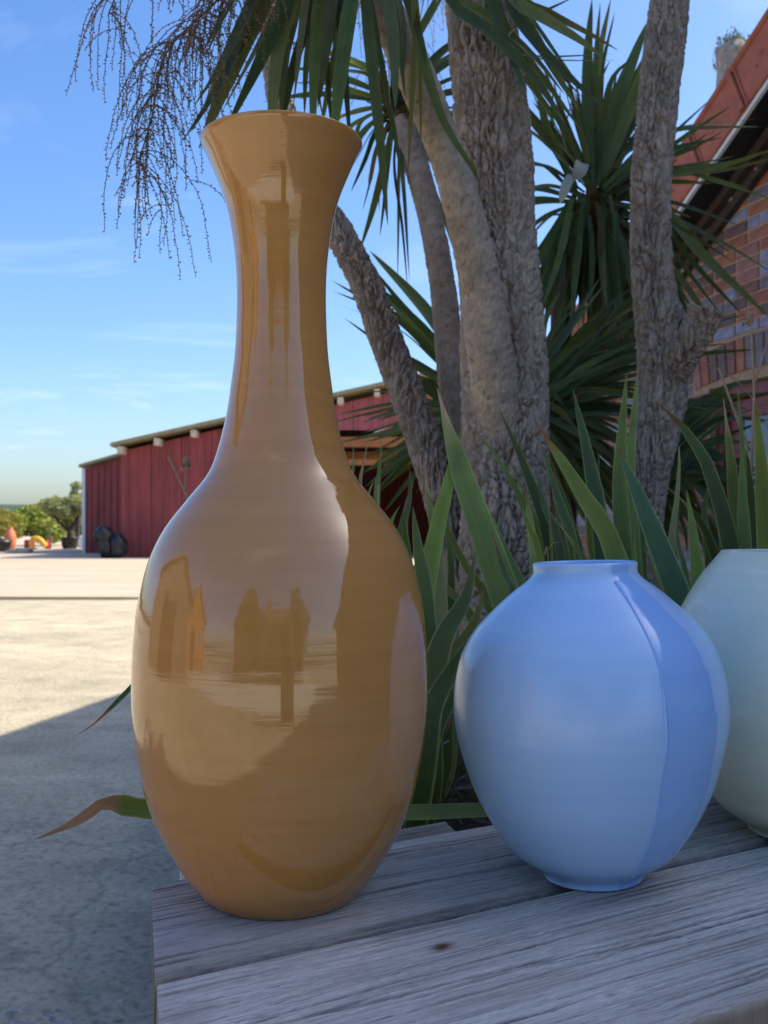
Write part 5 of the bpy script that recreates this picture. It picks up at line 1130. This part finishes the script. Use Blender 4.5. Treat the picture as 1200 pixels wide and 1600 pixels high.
iris('upright iris of broad blades standing before the right trunk', (1010, 1240), [
    ([(985, 1240), (974, 880), (968, 740), (979, 583)], 30, {'c': IR, 'd': 1.42, 'face': (.1, -1, .1), 'tw': .1}), ([(1010, 1240), (992, 880), (984, 740), (998, 566)], 24, {'c': IR, 'd': 1.4, 'tip': .03}), ([(1150, 1200), (1070, 960), (1020, 830), (988, 752), (964, 700)], 48, {'c': (.05, .11, .05), 'd': 1.26, 'tip': .05, 'tipc': RUST, 'face': (.25, -1, .2), 'tw': .15}),
    ([(1000, 1200), (993, 890), (991, 832)], 13, {'c': IRB, 'd': 1.22}), ([(1060, 1200), (1050, 920), (1030, 830), (1015, 790)], 26, {'c': IRD, 'd': 1.5}), ([(1000, 1200), (985, 880), (960, 760)], 24, {'c': IRD, 'd': 1.55}), ([(1020, 1200), (1004, 900), (1000, 760)], 22, {'c': IRD, 'd': 1.5})], 1.36, 1300)
iris('iris with a bent leaf drooping to a brown tip between blue and green vases', (1110, 1240), [
    ([(1165, 1240), (1148, 900), (1112, 745), (1084, 690), (1052, 652), (1018, 622)], 28, {'c': (.06, .12, .06), 'd': 1.42, 'tip': .08, 'tipc': RUST, 'tw': .3}), ([(1046, 1200), (1048, 880), (1058, 780), (1062, 715), (1062, 695), (1076, 683)], 14, {'c': IRP, 'd': 1.36, 'tip': .1, 'tipc': TAN, 'tw': 2.0}),
    ([(1110, 1240), (1092, 930), (1084, 840), (1073, 766)], 29, {'c': IRB, 'd': 1.30, 'face': (.1, -1, .1), 'tw': .1}), ([(1080, 1200), (1060, 960), (1062, 880)], 20, {'c': IRD, 'd': 1.4}), ([(1120, 1200), (1110, 900), (1100, 800), (1115, 740)], 22, {'c': IRD, 'd': 1.55})], 1.4, 1400)
iris('broad leaved iris above the green vase at the right edge', (1190, 1240), [
    ([(1165, 1240), (1152, 880), (1145, 750), (1130, 620)], 25, {'c': IR, 'd': 1.46, 'tip': .09, 'tipc': TAN}), ([(1180, 1240), (1164, 880), (1160, 780), (1159, 694)], 30, {'c': IR, 'd': 1.40}), ([(1215, 1240), (1200, 880), (1190, 740), (1181, 628)], 38, {'c': IRB, 'd': 1.38, 'tip': .05, 'tipc': RUST, 'face': (.1, -1, .1), 'tw': .1}),
    ([(1175, 1240), (1168, 880), (1160, 700), (1152, 604)], 15, {'c': IR, 'd': 1.55}), ([(1240, 1240), (1222, 840), (1210, 720), (1198, 628)], 30, {'c': IR, 'd': 1.46}), ([(1180, 1240), (1178, 900), (1172, 760), (1166, 700)], 24, {'c': IRD, 'd': 1.5}), ([(1140, 1200), (1135, 900), (1120, 800)], 24, {'c': IRD, 'd': 1.6})], 1.42, 1500)
iris('small pale iris blades seen low behind the shoulder of the amber vase', (585, 1180), [
    ([(560, 1180), (562, 800), (566, 735), (577, 680)], 12, {'c': IRP, 'd': 1.75}), ([(580, 1180), (588, 800), (592, 740), (597, 690)], 15, {'c': IR, 'd': 1.7}), ([(550, 1180), (548, 780), (552, 735), (552, 694)], 12, {'c': IR, 'd': 1.75}), ([(600, 1180), (590, 790), (596, 770), (599, 768)], 10, {'c': IRB, 'd': 1.6, 'tip': .1, 'tipc': TAN}),
    ([(620, 1180), (622, 880), (640, 780), (640, 730)], 18, {'c': (.06, .11, .08), 'd': 1.75}), ([(640, 1180), (632, 900), (634, 800), (648, 745)], 16, {'c': IR, 'd': 1.8}), ([(600, 1180), (608, 860), (618, 800), (625, 790)], 12, {'c': IRB, 'd': 1.65}), ([(560, 1180), (575, 860), (568, 800), (584, 750)], 14, {'c': IRP, 'd': 1.8})], 1.72, 1600)
# fallen leaf lying along the back of the planks, its withered end hanging out on the left
fl = thing('fallen_leaf', 'long green leaf lying behind the amber vase with withered brown end sticking out left', 'leaf', Wd(500, 1275, 1.16))
Pl = [Wd(x, y, d) for x, y, d in ((830, 1262, 1.28), (700, 1268, 1.25), (600, 1270, 1.22), (450, 1270, 1.16), (330, 1268, 1.12), (235, 1265, 1.08), (190, 1258, 1.07), (165, 1254, 1.067), (150, 1262, 1.06), (128, 1279, 1.05), (100, 1293, 1.04), (76, 1303, 1.035), (54, 1312, 1.03))]
blade('blade', Pl, 30 * 1.12 * DS / F, fl, M_iris, 'withered', (0, -1, .75), .35, .12, (.10, .17, .045), .175, (.30, .165, .085), n=44, seed=71, edge=(.22, .25, .10))
tl_ = thing('leaf_tip', 'thin green leaf with rusty tip poking out left of the amber vase belly', 'leaf', Wd(260, 1040, 1.25))
blade('blade', [Wd(x, y, d) for x, y, d in ((330, 1020, 1.3), (240, 1040, 1.27), (205, 1074, 1.25), (175, 1104, 1.23), (148, 1130, 1.22), (118, 1150, 1.21))], 8.5 * 1.25 * DS / F, tl_, M_iris, 'iris', (.3, -1, .3), .5, .3, (.04, .10, .05), .22, (.30, .13, .04), 16, 73)

# dry stalks
def stalk(label, pts, d, r0, side=None, head=None):
    t = thing('dry_stalk', label, 'stalk', Wd(*pts[0], d), 'dry flower stalks')
    r0 *= RS; P = crom([tuple(Wd(x, y, d)) for x, y in pts], 18); m_ = MB(); m_.tube(P, np.linspace(r0, r0 * .6, 18), 7, (.36, .26, .17))
    for s in (side or []): m_.tube(crom([tuple(Wd(x, y, d)) for x, y in s], 8), np.linspace(r0 * .7, r0 * .35, 8), 6, (.38, .26, .16))
    m_.build('stem', M_dry, t, True)
    if head:
        h = MB(); c = Wd(*head, d); rr = random.Random(5)
        for k in range(26):
            dv = Vector((rr.uniform(-1, 1), rr.uniform(-1, 1), rr.uniform(-1.3, .6))) * .012; e = Vector((rr.uniform(-1, 1), rr.uniform(-1, 1), rr.uniform(-1, 1))).normalized() * .004
            h.add([c, c + dv * .5 + e, c + dv, c + dv * .5 - e], [(0, 1, 2, 3)], (.34, .25, .15))
        V1, f1_ = blob(None, c, (.007, .007, .012), 3); h.add(V1, f1_, (.28, .2, .12)); h.build('seed_head', M_dry, t, False, None, False)
stalk('tall dry stalk with a withered head and a forked side twig at the right', [(1172, 820), (1175, 700), (1178, 620), (1176, 560), (1173, 495)], 1.55, .0042, [[(1179, 597), (1190, 565), (1202, 520)]], (1170, 497))
stalk('leaning dry stalk crossing before the house door', [(1172, 705), (1158, 670), (1140, 622), (1123, 575)], 1.6, .0040)
stalk('pale dry flower stalk rising behind the left shoulder of the amber vase', [(300, 800), (290, 770), (278, 745), (262, 712)], 1.9, .004, [[(289, 768), (291, 740), (291, 715)]], (291, 722))
stalk('thin dark bare twig across the door in the upper right', [(1085, 560), (1130, 580), (1170, 615), (1195, 660), (1220, 700)], 2.2, .0022)

# ---- bed floor: grass, litter, stone, flower, dead leaf
gr = MB(); rr = random.Random(9)
def soil_pt(px, py):
    # point of the bed surface seen at this pixel (about z .41)
    d = (CH - .415) * F / (py - HZ); return W(px, py, d)
GV, GF, GC, GU, gn = [], [], [], [], 0
for k in range(420):
    px, py = rr.uniform(650, 800), rr.uniform(1150, 1285)
    if rr.random() < .35: px, py = rr.uniform(650, 1180), rr.uniform(1080, 1270)
    b0 = soil_pt(px, py); h = rr.uniform(.02, .09) * (1.3 if py < 1220 else .8); ln = Vector((rr.uniform(-.03, .03), rr.uniform(-.02, .02), h))
    V, f, C, U = blade('g', [b0, b0 + ln * .5 + Vector((0, 0, .005)), b0 + ln], rr.uniform(.0014, .003), None, None, 'iris', Vector((rr.uniform(-.5, .5), -1, .1)), 0, .1, rr.choice([(.05, .10, .03), (.035, .075, .025), (.09, .12, .035)]), 0, n=5, seed=k, raw=True)
    GV.append(V); GF += [tuple(i + gn for i in q) for q in f]; GC.append(C); GU.append(U); gn += len(V)
tag(obj('grass', mesh('grass', np.vstack(GV), GF, True, np.vstack(GC), np.vstack(GU), [M_iris])), 'thin dark grass blades growing behind the planks between the vases', 'grass', kind='stuff')
lit = MB()
for k in range(700):
    px, py = rr.uniform(640, 1190), rr.uniform(1060, 1285) 
    b0 = soil_pt(px, py) + Vector((0, 0, rr.uniform(.0, .02))); a = rr.uniform(0, 6.28); L = rr.uniform(.012, .07); d = Vector((math.cos(a), math.sin(a), rr.uniform(-.1, .4))) * L
    cc = np.array(rr.choice([(.16, .12, .08), (.11, .08, .055), (.22, .18, .13), (.07, .05, .035)]))
    if rr.random() < .6: lit.tube([b0, b0 + d * .5 + Vector((0, 0, .003)), b0 + d], rr.uniform(.0006, .0022), 4, tuple(cc))
    else:
        e = d.cross(Vector((rr.uniform(-1, 1), rr.uniform(-1, 1), 1))).normalized() * rr.uniform(.002, .007); lit.add([b0, b0 + d * .5 + e, b0 + d, b0 + d * .5 - e + Vector((0, 0, .004))], [(0, 1, 2), (0, 2, 3)], tuple(cc))
tag(lit.build('leaf_litter', M_dry, None, False, None, False), 'brown twigs and dead leaf scraps on the soil behind the vases', 'leaf litter', kind='stuff')
sb = soil_pt(662, 1190); m_ = MB(); V1, f1_ = blob(None, (sb.x, sb.y, sb.z + .045), (.028, .03, .055), 7, .18, 18, 24); m_.add(V1, f1_)
tag(m_.build('stone', mat('pale_rock', (.42, .42, .40), .8, 40, .35, .5), None, True, tuple(sb)), 'upright pale grey stone peeping out beside the belly of the amber vase', 'stone')
fb = Wd(686, 1172, 1.42); fw = thing('small_flower', 'little lilac flower low behind the amber vase', 'flower', fb - Vector((0, 0, .04)))
MB().tube([fb - Vector((0, 0, .09)), fb - Vector((.004, 0, .03)), fb], .0013, 6, (.06, .11, .04)).build('stem', M_dry, fw, True)
for k in range(6):
    a = k * 1.047; d = Vector((math.cos(a), math.sin(a), .9)).normalized()
    blade('petal', [fb, fb + d * .008, fb + d * .016 + Vector((0, 0, .002)), fb + d * .020 + Vector((d.x * .005, d.y * .005, 0))], .010, fw, M_iris, 'iris', Vector((math.cos(a), math.sin(a), -.6)), 0, -.3, (.36, .30, .62), 0, n=6, seed=k, edge=(.42, .36, .7))
dl = thing('dead_leaf', 'curled reddish brown dead leaf under the dark iris leaves', 'leaf', Wd(690, 1150, 1.36))
blade('blade', [Wd(672, 1155, 1.36), Wd(684, 1135, 1.36), Wd(693, 1112, 1.38), Wd(700, 1092, 1.4)], 34 * 1.36 * DS / F, dl, M_dry, 'palm', (.2, -1, .4), .4, .3, (.14, .075, .055), 0, n=12, seed=88)

print('objects', len(bpy.data.objects), 'tris', sum(sum(len(p.vertices) - 2 for p in m.polygons) for m in bpy.data.meshes if m.users))
